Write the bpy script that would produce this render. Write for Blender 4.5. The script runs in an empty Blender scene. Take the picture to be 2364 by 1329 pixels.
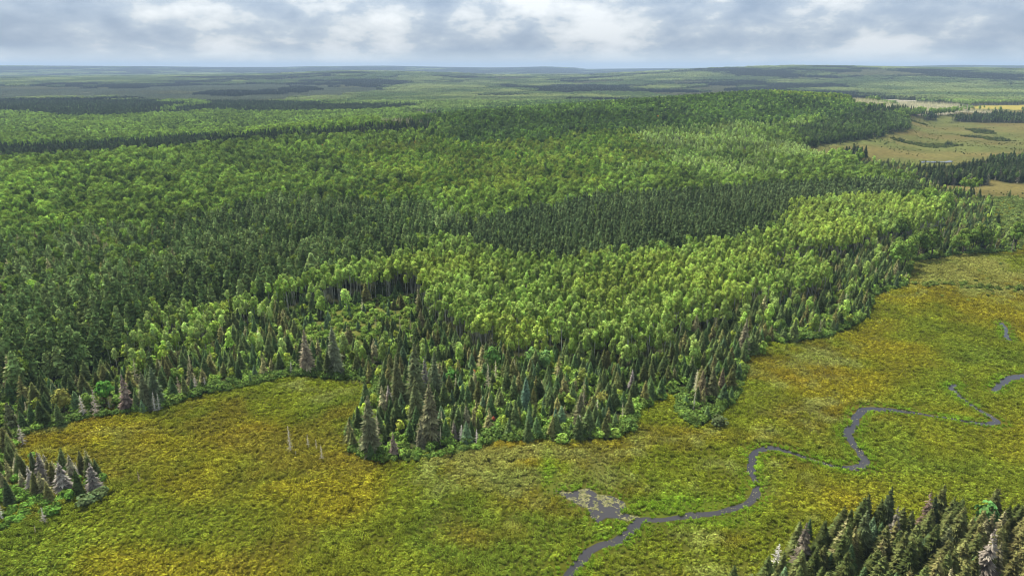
import bpy, math, random
import numpy as np

SC = bpy.context.scene
COL = SC.collection
RNG = np.random.default_rng(7)
random.seed(7)
R = math.radians

# ------------------------------------------------------------------ camera
CAM_H = 120.0
PITCH = R(17.9)
FPX = 1576.0                     # focal length in photograph pixels (2364 wide)
cam_data = bpy.data.cameras.new('camera')
cam_data.lens = 24.0
cam_data.sensor_width = 36.0
cam_data.clip_start = 1.0
cam_data.clip_end = 80000.0
cam = bpy.data.objects.new('camera', cam_data)
COL.objects.link(cam)
cam.location = (0, 0, CAM_H)
cam.rotation_euler = (math.pi / 2 - PITCH, 0, 0)
SC.camera = cam

# ------------------------------------------------------------------ world, sun, exposure
SUN_EL, SUN_AZ = R(58), R(-40)    # azimuth measured from the view direction (+Y) towards +X
world = bpy.data.worlds.new('World')
SC.world = world
world.use_nodes = True
wt = world.node_tree
wt.nodes.clear()


def wn(kind, **kw):
    n = wt.nodes.new(kind)
    for k, v in kw.items():
        setattr(n, k, v)
    return n


def wmath(op, a, b=None, clamp=False):
    n = wn('ShaderNodeMath', operation=op, use_clamp=clamp)
    for i, q in enumerate((a, b)):
        if q is None:
            continue
        if isinstance(q, (int, float)):
            n.inputs[i].default_value = q
        else:
            wt.links.new(q, n.inputs[i])
    return n.outputs[0]


def wmix(fac, a, b):
    n = wn('ShaderNodeMix', data_type='RGBA')
    if isinstance(fac, (int, float)):
        n.inputs[0].default_value = fac
    else:
        wt.links.new(fac, n.inputs[0])
    for i, q in ((6, a), (7, b)):
        if isinstance(q, tuple):
            n.inputs[i].default_value = (*q, 1)
        else:
            wt.links.new(q, n.inputs[i])
    return n.outputs[2]


def wramp(fac, stops):
    n = wn('ShaderNodeValToRGB')
    el = n.color_ramp.elements
    while len(el) < len(stops):
        el.new(0.5)
    for e, (p, c) in zip(el, stops):
        e.position = p
        e.color = (*c, 1) if isinstance(c, tuple) else (c, c, c, 1)
    wt.links.new(fac, n.inputs[0])
    return n.outputs[0]


sky_tex = wn('ShaderNodeTexSky', sky_type='NISHITA', sun_disc=False, sun_elevation=SUN_EL, sun_rotation=SUN_AZ,
             air_density=1.0, dust_density=1.2, ozone_density=1.0, altitude=400)
tc = wn('ShaderNodeTexCoord')
sep = wn('ShaderNodeSeparateXYZ')
wt.links.new(tc.outputs['Generated'], sep.inputs[0])
comb = wn('ShaderNodeCombineXYZ')        # cloud deck flattened towards the horizon
wt.links.new(sep.outputs[0], comb.inputs[0])
wt.links.new(sep.outputs[1], comb.inputs[1])
wt.links.new(wmath('MULTIPLY', wmath('POWER', wmath('MAXIMUM', sep.outputs[2], 0.0), 0.85), 1.7), comb.inputs[2])


def wnoise(scale, detail, rough, dist, off):
    m = wn('ShaderNodeMapping')
    m.inputs['Location'].default_value = off
    wt.links.new(comb.outputs[0], m.inputs[0])
    n = wn('ShaderNodeTexNoise', noise_dimensions='3D')
    n.inputs['Scale'].default_value = scale
    n.inputs['Detail'].default_value = detail
    n.inputs['Roughness'].default_value = rough
    n.inputs['Distortion'].default_value = dist
    wt.links.new(m.outputs[0], n.inputs['Vector'])
    return n.outputs[0]


big = wnoise(4.2, 4, 0.5, 0.2, (3.1, 1.7, 0.4))
lump = wnoise(12.0, 7, 0.55, 0.1, (8.3, 4.4, 1.9))
cl = wmath('ADD', wmath('MULTIPLY', big, 0.54), wmath('MULTIPLY', lump, 0.46))
# cloud deck: grey-blue undersides to bright breaks (values are 10x, the Background runs at 0.1)
cloud_col = wramp(cl, [(0.40, (1.35, 1.75, 2.45)), (0.46, (1.85, 2.25, 2.9)), (0.505, (2.45, 2.8, 3.3)), (0.53, (3.4, 3.6, 3.85)), (0.585, (4.5, 4.6, 4.7))])
cover = wramp(sep.outputs[2], [(0.0, 0.2), (0.012, 0.45), (0.024, 0.85), (0.3, 0.95)])
low_sky = wmix(0.75, sky_tex.outputs[0], (2.7, 3.3, 3.8))
sky_base = wmix(wramp(sep.outputs[2], [(0.0, 1.0), (0.12, 0.0)]), sky_tex.outputs[0], low_sky)
band = wn('ShaderNodeVectorMath', operation='SCALE')
wt.links.new(cloud_col, band.inputs[0])
wt.links.new(wramp(sep.outputs[2], [(0.0, 0.95), (0.03, 0.86), (0.065, 1.0), (0.10, 1.1)]), band.inputs['Scale'])
sky_col = wmix(cover, sky_base, band.outputs[0])
bg = wn('ShaderNodeBackground')
bg.inputs['Strength'].default_value = 0.1
wt.links.new(sky_col, bg.inputs['Color'])
wo = wn('ShaderNodeOutputWorld')
wt.links.new(bg.outputs[0], wo.inputs[0])

sun_data = bpy.data.lights.new('sun', 'SUN')
sun_data.energy = 4.2
sun_data.angle = R(16)
sun_data.color = (1.0, 0.95, 0.86)
sun = bpy.data.objects.new('sun', sun_data)
COL.objects.link(sun)
sun.rotation_euler = (math.pi / 2 - SUN_EL, 0, math.pi - SUN_AZ)

SC.view_settings.view_transform = 'Standard'
SC.view_settings.look = 'None'
SC.view_settings.exposure = 1.08
SC.view_settings.gamma = 1.0
SC.view_settings.use_curve_mapping = False
SC.render.engine = 'CYCLES'
cy = SC.cycles
cy.max_bounces = 5
cy.diffuse_bounces = 3
cy.glossy_bounces = 2
cy.transmission_bounces = 3
cy.volume_bounces = 0
cy.transparent_max_bounces = 4
cy.use_denoising = True
cy.denoiser = 'OPENIMAGEDENOISE'
cy.denoising_input_passes = 'RGB_ALBEDO_NORMAL'
cy.use_adaptive_sampling = True
cy.adaptive_threshold = 0.01
cy.filter_width = 1.0
cy.caustics_reflective = False
cy.caustics_refractive = False


# ------------------------------------------------------------------ noise, terrain, projection
def _hash(ix, iy, seed):
    h = (ix.astype(np.int64) * 374761393 + iy.astype(np.int64) * 668265263 + seed * 1442695041) & 0x7fffffff
    h = ((h ^ (h >> 13)) * 1274126177) & 0x7fffffff
    return ((h ^ (h >> 16)) & 0xffff) / 65535.0


def vnoise(x, y, seed=0):
    ix, iy = np.floor(x), np.floor(y)
    fx, fy = x - ix, y - iy
    fx = fx * fx * (3 - 2 * fx)
    fy = fy * fy * (3 - 2 * fy)
    a, b = _hash(ix, iy, seed), _hash(ix + 1, iy, seed)
    c, d = _hash(ix, iy + 1, seed), _hash(ix + 1, iy + 1, seed)
    return (a * (1 - fx) + b * fx) * (1 - fy) + (c * (1 - fx) + d * fx) * fy


def fbm(x, y, scale, octaves=3, seed=0):
    """0..1 value noise, feature size = scale metres"""
    t, amp, tot = 0.0, 1.0, 0.0
    for o in range(octaves):
        t = t + amp * vnoise(x / scale * 2 ** o + 17.3 * o, y / scale * 2 ** o - 9.1 * o, seed + o * 31)
        tot += amp
        amp *= 0.5
    return t / tot


def sstep(a, b, t):
    t = np.clip((t - a) / (b - a), 0, 1)
    return t * t * (3 - 2 * t)


RIDGE = [(-1300, 250, 4), (-525, 700, 6), (-388, 827, 11), (-192, 1090, 30), (515, 1450, 60), (840, 1640, 42), (1100, 1800, 10)]
FAR_U = [-600, 0, 350, 500, 640, 720, 900, 1000, 1130, 1200, 1260, 1320, 1350, 1420, 1500, 1600, 1700, 1800, 1900, 2000, 2100, 2200, 2364, 2900]
FAR_V = [153, 153, 154, 156, 156, 154, 153, 155, 157, 156, 154.5, 157, 161, 160, 159, 158, 156, 154, 153, 153, 154, 152, 153, 153]
MID_U = [-600, 300, 640, 800, 1000, 1150, 1350, 1500, 1650, 1750, 1850, 1950, 2050, 2200, 2364, 2900]
MID_V = [176, 173, 170, 163, 166, 172, 172, 165, 158, 154, 151, 151.5, 154, 156, 157, 157]


def terrain(x, y):
    x = np.asarray(x, float)
    y = np.asarray(y, float)
    z = np.zeros_like(x)
    for (ax, ay, ah), (bx, by, bh) in zip(RIDGE[:-1], RIDGE[1:]):
        dx, dy = bx - ax, by - ay
        L2 = dx * dx + dy * dy
        t = np.clip(((x - ax) * dx + (y - ay) * dy) / L2, 0, 1)
        ex, ey = x - ax - t * dx, y - ay - t * dy
        d = np.hypot(ex, ey)
        back = (dx * ey - dy * ex) > 0
        s = np.where(back, 200.0, 275.0)
        z = np.maximum(z, (ah + t * (bh - ah)) * np.exp(-(d / s) ** 2))
    yy = np.maximum(y, 1.0)
    z *= 1 - sstep(0.50, 0.62, x / yy) * (1 - sstep(1500, 1900, y))
    r = np.hypot(x, y)
    z += sstep(1500, 3200, r) * 14 * (fbm(x, y, 620, 3, 5) - 0.45)
    z += sstep(3200, 8000, r) * 46 * (fbm(x, y, 2100, 3, 11) - 0.45)
    u = 1182 + FPX * 1.05 * np.clip(x / yy, -2, 2)
    hm = CAM_H + (155.5 - np.interp(u, MID_U, MID_V)) * 6500 / FPX / 1.05 - 16
    hf = CAM_H + (155.5 - np.interp(u, FAR_U, FAR_V)) * 14500 / FPX / 1.05 - 16
    rough = 10 * (fbm(x, y, 900, 3, 23) - 0.5)
    wm = np.exp(-((r - 6500) / 1700.0) ** 2)
    wf = sstep(9000, 14500, r)
    z = z * (1 - np.maximum(wm, wf)) + np.maximum(hm, 8) * wm * (1 - wf) + hf * wf + rough * np.maximum(wm, wf)
    return z


CP, SP = math.cos(PITCH), math.sin(PITCH)


def project(x, y, z):
    """world -> photograph pixel (2364 x 1329)"""
    dz = z - CAM_H
    depth = y * CP - dz * SP
    depth = np.maximum(depth, 1.0)
    up = y * SP + dz * CP
    return 1182 + FPX * x / depth, 664.5 - FPX * up / depth, depth


def ground(u, v):
    """photograph pixel -> the point of level ground (z = 0) it shows"""
    dx, dy = (u - 1182) / FPX, (v - 664.5) / FPX
    a, b, c = dx, CP - dy * SP, -SP - dy * CP
    t = -CAM_H / c
    return a * t, b * t


def ground_on_terrain(u, v):
    """march the ray of a pixel to the terrain"""
    dx, dy = (u - 1182) / FPX, (v - 664.5) / FPX
    a, b, c = dx, CP - dy * SP, -SP - dy * CP
    t = np.geomspace(100, 20000, 4000)
    hit = np.nonzero(CAM_H + c * t < terrain(a * t, b * t))[0]
    t = t[hit[0]] if len(hit) else 20000
    return a * t, b * t


def inside(u, v, poly):
    poly = np.asarray(poly, float)
    r = np.zeros(u.shape, bool)
    x1, y1 = poly[-1]
    for x2, y2 in poly:
        if y1 != y2:
            c = (y1 > v) != (y2 > v)
            r ^= c & (u < (x2 - x1) * (v - y1) / (y2 - y1) + x1)
        x1, y1 = x2, y2
    return r


# ------------------------------------------------------------------ land cover: outlines on the ground, traced where the bases stand
Z = {}
ZONE_NAMES = ['hardwood', 'marsh', 'front_spruce', 'corner_spruce', 'left_clump', 'aspen', 'pine', 'red_pine', 'birch_strip', 'clearing',
              'yellow_wood', 'bright_wood', 'dark_wood', 'pale_aspen', 'dark_conifer', 'dead_grey', 'bog', 'far_marsh', 'yellow_marsh',
              'alder', 'meadow', 'far_aspen', 'wedge', 'mixed_pine', 'bare_stems', 'shrub_rim', 'flank']
for _i, _n in enumerate(ZONE_NAMES):
    Z[_n] = _i

PAINT = [
    # far country
    ('far_aspen', [(-900, 180), (3200, 180), (3200, 262), (2030, 262), (2000, 250), (1150, 262), (900, 262), (700, 232), (-900, 232)]),
    ('hardwood', [(1850, 160), (3200, 160), (3200, 200), (1850, 205)]),
    ('dark_conifer', [(1180, 207), (1300, 201), (1500, 203), (1520, 216), (1350, 222), (1190, 216)]),
    ('dark_conifer', [(-600, 238), (0, 236), (220, 236), (400, 246), (410, 274), (200, 278), (-600, 278)]),
    ('dark_conifer', [(420, 246), (560, 236), (700, 240), (900, 246), (900, 262), (640, 268), (440, 270)]),
    ('dark_conifer', [(230, 228), (430, 232), (430, 240), (240, 240)]),
    ('dark_conifer', [(760, 188), (900, 186), (960, 194), (800, 198)]),
    ('bog', [(-600, 210), (300, 206), (420, 200), (640, 196), (870, 205), (900, 214), (760, 228), (560, 238), (420, 240), (250, 232), (-600, 236)]),
    ('dark_conifer', [(300, 212), (470, 212), (640, 216), (640, 222), (460, 222), (310, 220)]),
    ('dark_conifer', [(618, 206), (660, 203), (722, 205), (722, 214), (625, 215)]),
    ('meadow', [(368, 262), (390, 256), (436, 256), (440, 272), (376, 274)]),
    ('dark_conifer', [(-900, 408), (0, 394), (300, 374), (520, 354), (760, 338), (1000, 320), (1000, 300), (700, 316), (420, 332), (150, 350), (-900, 372)]),
    ('bright_wood', [(420, 312), (640, 292), (900, 280), (930, 292), (760, 316), (520, 330)]),
    ('dead_grey', [(870, 275), (960, 266), (1150, 262), (1180, 280), (1000, 300), (870, 306)]),
    # the wooded hill
    ('bright_wood', [(-900, 430), (0, 430), (330, 420), (460, 470), (420, 560), (200, 620), (0, 640), (-900, 660)]),
    ('yellow_wood', [(800, 470), (860, 380), (1060, 340), (1420, 330), (1680, 350), (1600, 420), (1480, 470), (1240, 490), (1060, 520), (900, 510)]),
    ('dark_wood', [(960, 330), (1000, 270), (1500, 215), (1900, 205), (2030, 240), (1990, 290), (1700, 300), (1420, 330), (1150, 345)]),
    ('pale_aspen', [(1440, 330), (1560, 300), (1860, 300), (1900, 350), (1850, 400), (1640, 420), (1560, 400)]),
    ('yellow_wood', [(1800, 226), (1850, 208), (1990, 212), (2020, 228), (1980, 240), (1860, 236)]),  # sunlit hilltop, the sunlight put into a yellower tree tint
    ('flank', [(1830, 330), (1860, 300), (1960, 270), (2070, 268), (2120, 282), (2120, 300), (2040, 318), (1930, 336), (1850, 345)]),
    # planted pines, aspens, front belt
    ('pine', [(-900, 640), (0, 690), (160, 640), (330, 570), (480, 530), (640, 490), (860, 500), (1000, 510), (1100, 560), (1000, 600), (900, 640),
              (640, 700), (480, 725), (340, 750), (270, 800), (210, 880), (100, 930), (0, 960), (-900, 1000)]),
    ('mixed_pine', [(-900, 560), (0, 600), (200, 560), (380, 570), (400, 640), (250, 700), (100, 740), (-900, 760)]),
    ('red_pine', [(1000, 560), (1150, 540), (1250, 515), (1400, 486), (1560, 482), (1700, 464), (1850, 458), (2000, 448), (2100, 455), (2150, 475),
                  (1850, 500), (1800, 540), (1720, 592), (1450, 632), (1250, 645), (1130, 615), (1060, 590), (1000, 565)]),
    ('front_spruce', [(-900, 1000), (0, 950), (120, 915), (250, 870), (400, 850), (480, 800), (500, 760), (610, 730), (720, 720), (980, 690), (1100, 760),
                      (1300, 790), (1560, 780), (1700, 700), (1900, 640), (1980, 585), (2080, 560), (2150, 540), (2170, 480), (2090, 440), (1960, 400),
                      (1990, 370), (2080, 378), (2110, 405), (2140, 430), (2200, 450), (2280, 470), (2290, 520), (2345, 560), (2340, 574), (2200, 582), (2100, 598),
                      (2072, 658), (2000, 676), (1996, 710), (1975, 735), (1900, 772), (1800, 780), (1742, 784), (1735, 800), (1700, 822), (1690, 848), (1704, 880),
                      (1690, 910), (1650, 945), (1610, 970), (1588, 950), (1600, 885), (1560, 895), (1500, 920), (1462, 950), (1452, 985), (1420, 998), (1330, 1003), (1250, 1000),
                      (1150, 1008), (1080, 1028), (1000, 1046), (900, 1056), (832, 1046), (835, 1000), (850, 960), (882, 905), (886, 880), (830, 872), (760, 866), (680, 860),
                      (640, 866), (560, 888), (480, 900), (430, 915), (370, 936), (300, 942), (200, 958), (100, 982), (60, 1000), (0, 1010), (-900, 1100)]),
    ('aspen', [(590, 730), (700, 690), (780, 662), (900, 640), (1000, 608), (1060, 596), (1130, 618), (1220, 646), (1320, 648), (1450, 634), (1600, 618), (1720, 596), (1800, 545),
               (1850, 502), (2000, 484), (2150, 500), (2172, 520), (2150, 545), (2050, 566), (1980, 588), (1900, 602), (1860, 622), (1900, 650), (1910, 680), (1800, 715), (1700, 735),
               (1600, 800), (1500, 825), (1380, 838), (1250, 832), (1130, 826), (1060, 792), (1010, 762), (992, 720), (990, 682), (900, 680), (850, 690), (760, 706), (700, 716), (610, 735)]),
    ('wedge', [(1700, 690), (1790, 650), (1850, 618), (1960, 590), (2060, 580), (2080, 640), (2000, 690), (1940, 660), (1870, 650), (1780, 672)]),
    ('birch_strip', [(250, 860), (290, 800), (340, 755), (480, 728), (610, 722), (620, 745), (500, 770), (490, 800), (470, 835), (400, 862), (300, 880)]),
    ('clearing', [(690, 760), (740, 725), (850, 705), (930, 715), (965, 770), (900, 800), (800, 806), (700, 796)]),
    # open wet ground
    ('far_marsh', [(1830, 350), (1890, 338), (2000, 322), (2060, 304), (2126, 297), (2120, 278), (2200, 269), (2245, 250), (2364, 245), (3000, 240), (3000, 462),
                   (2364, 458), (2260, 458), (2170, 448), (2115, 428), (2100, 400), (2080, 385), (2000, 380), (1940, 378), (1880, 370)]),
    ('yellow_marsh', [(2240, 252), (2290, 246), (2364, 244), (2900, 240), (2900, 256), (2364, 256), (2250, 258)]),
    ('bare_stems', [(2005, 228), (2150, 234), (2240, 246), (2230, 256), (2190, 264), (2100, 258), (2010, 254)]),
    ('dark_conifer', [(2000, 262), (2100, 258), (2190, 260), (2202, 267), (2100, 271), (2010, 272)]),
    ('dark_conifer', [(2200, 272), (2226, 271), (2228, 278), (2204, 279)]),
    ('dark_conifer', [(2278, 272), (2320, 266), (2700, 258), (2700, 288), (2364, 282), (2300, 280)]),
    ('dark_conifer', [(2238, 398), (2290, 378), (2700, 366), (2700, 430), (2364, 424), (2284, 412)]),
    ('dark_conifer', [(2140, 420), (2200, 412), (2262, 414), (2264, 427), (2180, 429), (2140, 427)]),
    ('dark_conifer', [(1935, 365), (1990, 358), (2000, 364), (1950, 371)]),
    ('alder', [(2190, 470), (2260, 458), (2900, 452), (2900, 566), (2345, 574), (2340, 560), (2290, 520), (2280, 480)]),
    ('marsh', [(-900, 1110), (0, 1014), (60, 1006), (100, 990), (200, 966), (300, 950), (370, 944), (430, 922), (480, 907), (560, 895), (640, 874), (680, 867), (760, 873), (830, 879), (876, 886),
               (870, 905), (842, 960), (826, 1000), (822, 1052), (900, 1066), (1000, 1056), (1080, 1038), (1150, 1018), (1250, 1009), (1330, 1012), (1420, 1006), (1458, 990), (1470, 955), (1506, 927),
               (1562, 902), (1584, 905), (1574, 952), (1606, 984), (1654, 956), (1700, 916), (1714, 880), (1700, 850), (1708, 830), (1744, 806), (1752, 790), (1800, 788), (1904, 780), (1984, 742), (2006, 712),
               (2008, 684), (2080, 664), (2108, 604), (2200, 588), (2340, 580), (2900, 574), (2900, 2600), (-900, 2600)]),
    ('left_clump', [(-600, 960), (0, 1000), (50, 1008), (62, 1040), (110, 1085), (220, 1108), (236, 1130), (180, 1150), (120, 1185), (60, 1228), (0, 1250), (-600, 1310)]),
    ('corner_spruce', [(1690, 1440), (1770, 1340), (1850, 1280), (1940, 1245), (2080, 1236), (2200, 1232), (2364, 1222), (2800, 1205), (2800, 2200), (1690, 2200)]),
]


HILL = ('bright_wood', 'yellow_wood', 'dark_wood', 'pale_aspen', 'far_aspen')


def classify(x, y, z=None, wobble=1.0):
    if z is None:
        z = terrain(x, y)
    u, v, dep = project(x, y, z)
    k = FPX / dep * wobble
    ja = _hash(np.floor(x / 3), np.floor(y / 3), 8) - .5
    jb = _hash(np.floor(x / 3), np.floor(y / 3), 9) - .5
    wu = ((fbm(x, y, 26, 2, 71) - 0.5) * 26 + ja * 13) * k
    wv = ((fbm(x, y, 26, 2, 93) - 0.5) * 26 + jb * 13) * k * np.clip(CAM_H / np.maximum(dep, 1), 0.03, 1)
    hu = ((fbm(x, y, 130, 3, 171) - 0.5) * 330 + (_hash(np.floor(x / 5), np.floor(y / 5), 3) - .5) * 60) * FPX / dep * wobble
    hv = ((fbm(x, y, 130, 3, 193) - 0.5) * 330 + (_hash(np.floor(x / 5), np.floor(y / 5), 4) - .5) * 60) * FPX / dep * np.clip(CAM_H / np.maximum(dep, 1), 0.03, 1) * wobble
    kf = sstep(900, 1800, dep) * FPX / dep * wobble
    fu = ((fbm(x, y, 240, 4, 271) - 0.5) * 420) * kf
    fv = ((fbm(x, y, 240, 4, 293) - 0.5) * 420) * kf * np.clip(CAM_H / np.maximum(dep, 1), 0.03, 1)
    zone = np.zeros(x.shape, int)
    for name, poly in PAINT:
        q = 0.35 if name in ('marsh', 'left_clump', 'corner_spruce') else (0.8 if name in ('aspen', 'red_pine') else 1.0)
        p = inside(u + hu, v + hv, poly) if name in HILL else inside(u + wu * q + fu, v + wv * q + fv, poly)
        zone[p] = Z[name]
    gap = (y < 470) & (v > 640) & np.isin(zone, [Z[q] for q in ('hardwood',) + HILL])
    zone[gap] = Z['shrub_rim']
    return zone, u, v, dep


# ------------------------------------------------------------------ materials
def nodes_of(name):
    m = bpy.data.materials.new(name)
    m.use_nodes = True
    nt = m.node_tree
    nt.nodes.clear()
    out = nt.nodes.new('ShaderNodeOutputMaterial')
    return m, nt, out


def foliage_material(name, translucent=0.22, spread=0.5, noise_amt=0.3):
    """leaf colour = the plant's own tint x a leaf-by-leaf variation; light passes through thin leaves"""
    m, nt, out = nodes_of(name)
    N, L = nt.nodes.new, nt.links.new
    tint = N('ShaderNodeAttribute')
    tint.attribute_type = 'INSTANCER'
    tint.attribute_name = 'tint'
    shade = N('ShaderNodeAttribute')
    shade.attribute_name = 'shade'
    rng = N('ShaderNodeMapRange')
    rng.inputs['To Min'].default_value = 1 - spread
    rng.inputs['To Max'].default_value = 1 + spread
    L(shade.outputs['Fac'], rng.inputs[0])
    geo = N('ShaderNodeNewGeometry')
    noi = N('ShaderNodeTexNoise')
    noi.inputs['Scale'].default_value = 0.45
    noi.inputs['Detail'].default_value = 3
    L(geo.outputs['Position'], noi.inputs['Vector'])
    rng2 = N('ShaderNodeMapRange')
    rng2.inputs['From Min'].default_value = 0.3
    rng2.inputs['From Max'].default_value = 0.7
    rng2.inputs['To Min'].default_value = 1 - noise_amt
    rng2.inputs['To Max'].default_value = 1 + noise_amt
    L(noi.outputs[0], rng2.inputs[0])
    mul = N('ShaderNodeMath')
    mul.operation = 'MULTIPLY'
    L(rng.outputs[0], mul.inputs[0])
    L(rng2.outputs[0], mul.inputs[1])
    sc = N('ShaderNodeVectorMath')
    sc.operation = 'SCALE'
    L(tint.outputs['Color'], sc.inputs[0])
    L(mul.outputs[0], sc.inputs['Scale'])
    hs = N('ShaderNodeHueSaturation')
    hr = N('ShaderNodeMapRange')
    hr.inputs['To Min'].default_value = 0.485
    hr.inputs['To Max'].default_value = 0.515
    L(shade.outputs['Fac'], hr.inputs[0])
    L(hr.outputs[0], hs.inputs['Hue'])
    L(sc.outputs[0], hs.inputs['Color'])
    d = N('ShaderNodeBsdfDiffuse')
    L(hs.outputs[0], d.inputs['Color'])
    if translucent > 0:
        t = N('ShaderNodeBsdfTranslucent')
        L(hs.outputs[0], t.inputs['Color'])
        mx = N('ShaderNodeMixShader')
        mx.inputs[0].default_value = translucent
        L(d.outputs[0], mx.inputs[1])
        L(t.outputs[0], mx.inputs[2])
        L(mx.outputs[0], out.inputs[0])
    else:
        L(d.outputs[0], out.inputs[0])
    return m


def bark_material(name, c1, c2, scale):
    m, nt, out = nodes_of(name)
    N, L = nt.nodes.new, nt.links.new
    geo = N('ShaderNodeNewGeometry')
    mp = N('ShaderNodeMapping')
    mp.inputs['Scale'].default_value = (1, 1, 0.35)
    L(geo.outputs['Position'], mp.inputs[0])
    noi = N('ShaderNodeTexNoise')
    noi.inputs['Scale'].default_value = scale
    noi.inputs['Detail'].default_value = 4
    L(mp.outputs[0], noi.inputs['Vector'])
    rp = N('ShaderNodeValToRGB')
    rp.color_ramp.elements[0].position = 0.38
    rp.color_ramp.elements[0].color = (*c1, 1)
    rp.color_ramp.elements[1].position = 0.62
    rp.color_ramp.elements[1].color = (*c2, 1)
    L(noi.outputs[0], rp.inputs[0])
    d = N('ShaderNodeBsdfDiffuse')
    L(rp.outputs[0], d.inputs['Color'])
    L(d.outputs[0], out.inputs[0])
    return m


MAT = {
    'leaf': foliage_material('broadleaf_foliage', 0.25, 0.45, 0.25),
    'needle': foliage_material('needle_foliage', 0.1, 0.5, 0.3),
    'wood': foliage_material('weathered_dead_wood', 0.0, 0.35, 0.25),
    'marsh': foliage_material('marsh_plants', 0.25, 0.5, 0.3),
    'bark': bark_material('brown_bark', (0.05, 0.04, 0.03), (0.13, 0.10, 0.08), 1.5),
    'aspen_bark': bark_material('pale_aspen_bark', (0.22, 0.22, 0.18), (0.5, 0.5, 0.44), 1.1),
}


# ------------------------------------------------------------------ plant meshes
class Geo:
    def __init__(self):
        self.v, self.f, self.s, self.m = [], [], [], []
        self.n = 0

    def add(self, verts, faces, shade, mat=0):
        verts = np.asarray(verts, float)
        self.v.append(verts)
        for f in faces:
            self.f.append(tuple(int(i) + self.n for i in f))
        sh = np.broadcast_to(np.asarray(shade, float), (len(faces),))
        self.s.extend(float(q) for q in sh)
        self.m.extend([mat] * len(faces))
        self.n += len(verts)

    def quads(self, c, nrm, size, shade, rng, mat=0, aspect=1.0):
        """leaf sprays: one bent quad each, facing nrm"""
        c = np.asarray(c, float)
        k = len(c)
        nrm = nrm / np.maximum(np.linalg.norm(nrm, axis=1, keepdims=True), 1e-6)
        ref = rng.normal(size=(k, 3))
        a = np.cross(nrm, ref)
        a /= np.maximum(np.linalg.norm(a, axis=1, keepdims=True), 1e-6)
        b = np.cross(nrm, a)
        s = np.broadcast_to(np.asarray(size, float), (k,))[:, None] * rng.uniform(0.7, 1.3, (k, 1))
        jit = lambda: rng.uniform(0.65, 1.2, (k, 1))
        p = np.stack([c - a * s * jit() * aspect, c - b * s * jit() + nrm * s * 0.15, c + a * s * jit() * aspect, c + b * s * jit() - nrm * s * 0.2], 1)
        faces = np.arange(4 * k).reshape(k, 4)
        self.add(p.reshape(-1, 3), faces, shade, mat)

    def tube(self, pts, rad, sides, shade, mat=0):
        pts = np.asarray(pts, float)
        ring = []
        for p, r in zip(pts, rad):
            for i in range(sides):
                a = 2 * math.pi * i / sides
                ring.append((p[0] + r * math.cos(a), p[1] + r * math.sin(a), p[2]))
        faces = []
        for j in range(len(pts) - 1):
            for i in range(sides):
                k = (i + 1) % sides
                faces.append((j * sides + i, j * sides + k, (j + 1) * sides + k, (j + 1) * sides + i))
        self.add(ring, faces, shade, mat)

    def blob(self, c, rx, ry, rz, rng, shade, mat=0, rings=4, seg=7):
        vs = [(c[0], c[1], c[2] + rz)]
        for i in range(1, rings):
            th = math.pi * i / rings
            for j in range(seg):
                ph = 2 * math.pi * (j + 0.5 * (i % 2)) / seg
                q = rng.uniform(0.78, 1.15)
                vs.append((c[0] + rx * q * math.sin(th) * math.cos(ph), c[1] + ry * q * math.sin(th) * math.sin(ph), c[2] + rz * q * math.cos(th)))
        vs.append((c[0], c[1], c[2] - rz))
        fs = [(0, 1 + j, 1 + (j + 1) % seg) for j in range(seg)]
        for i in range(rings - 2):
            for j in range(seg):
                a, b = 1 + i * seg + j, 1 + i * seg + (j + 1) % seg
                fs.append((a, a + seg, b + seg, b))
        last = len(vs) - 1
        o = 1 + (rings - 2) * seg
        fs += [(last, o + (j + 1) % seg, o + j) for j in range(seg)]
        self.add(vs, fs, shade, mat)

    def mesh(self, name, mats):
        me = bpy.data.meshes.new(name)
        me.from_pydata(np.concatenate(self.v).tolist(), [], self.f)
        at = me.attributes.new('shade', 'FLOAT', 'FACE')
        at.data.foreach_set('value', np.asarray(self.s, np.float32))
        me.polygons.foreach_set('material_index', np.asarray(self.m, np.int32))
        for q in mats:
            me.materials.append(MAT[q])
        me.update()
        return me


def sphere_dirs(k, rng, zmin=-1.0):
    z = rng.uniform(zmin, 1, k)
    a = rng.uniform(0, 2 * math.pi, k)
    r = np.sqrt(1 - z * z)
    return np.stack([r * np.cos(a), r * np.sin(a), z], 1)


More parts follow.
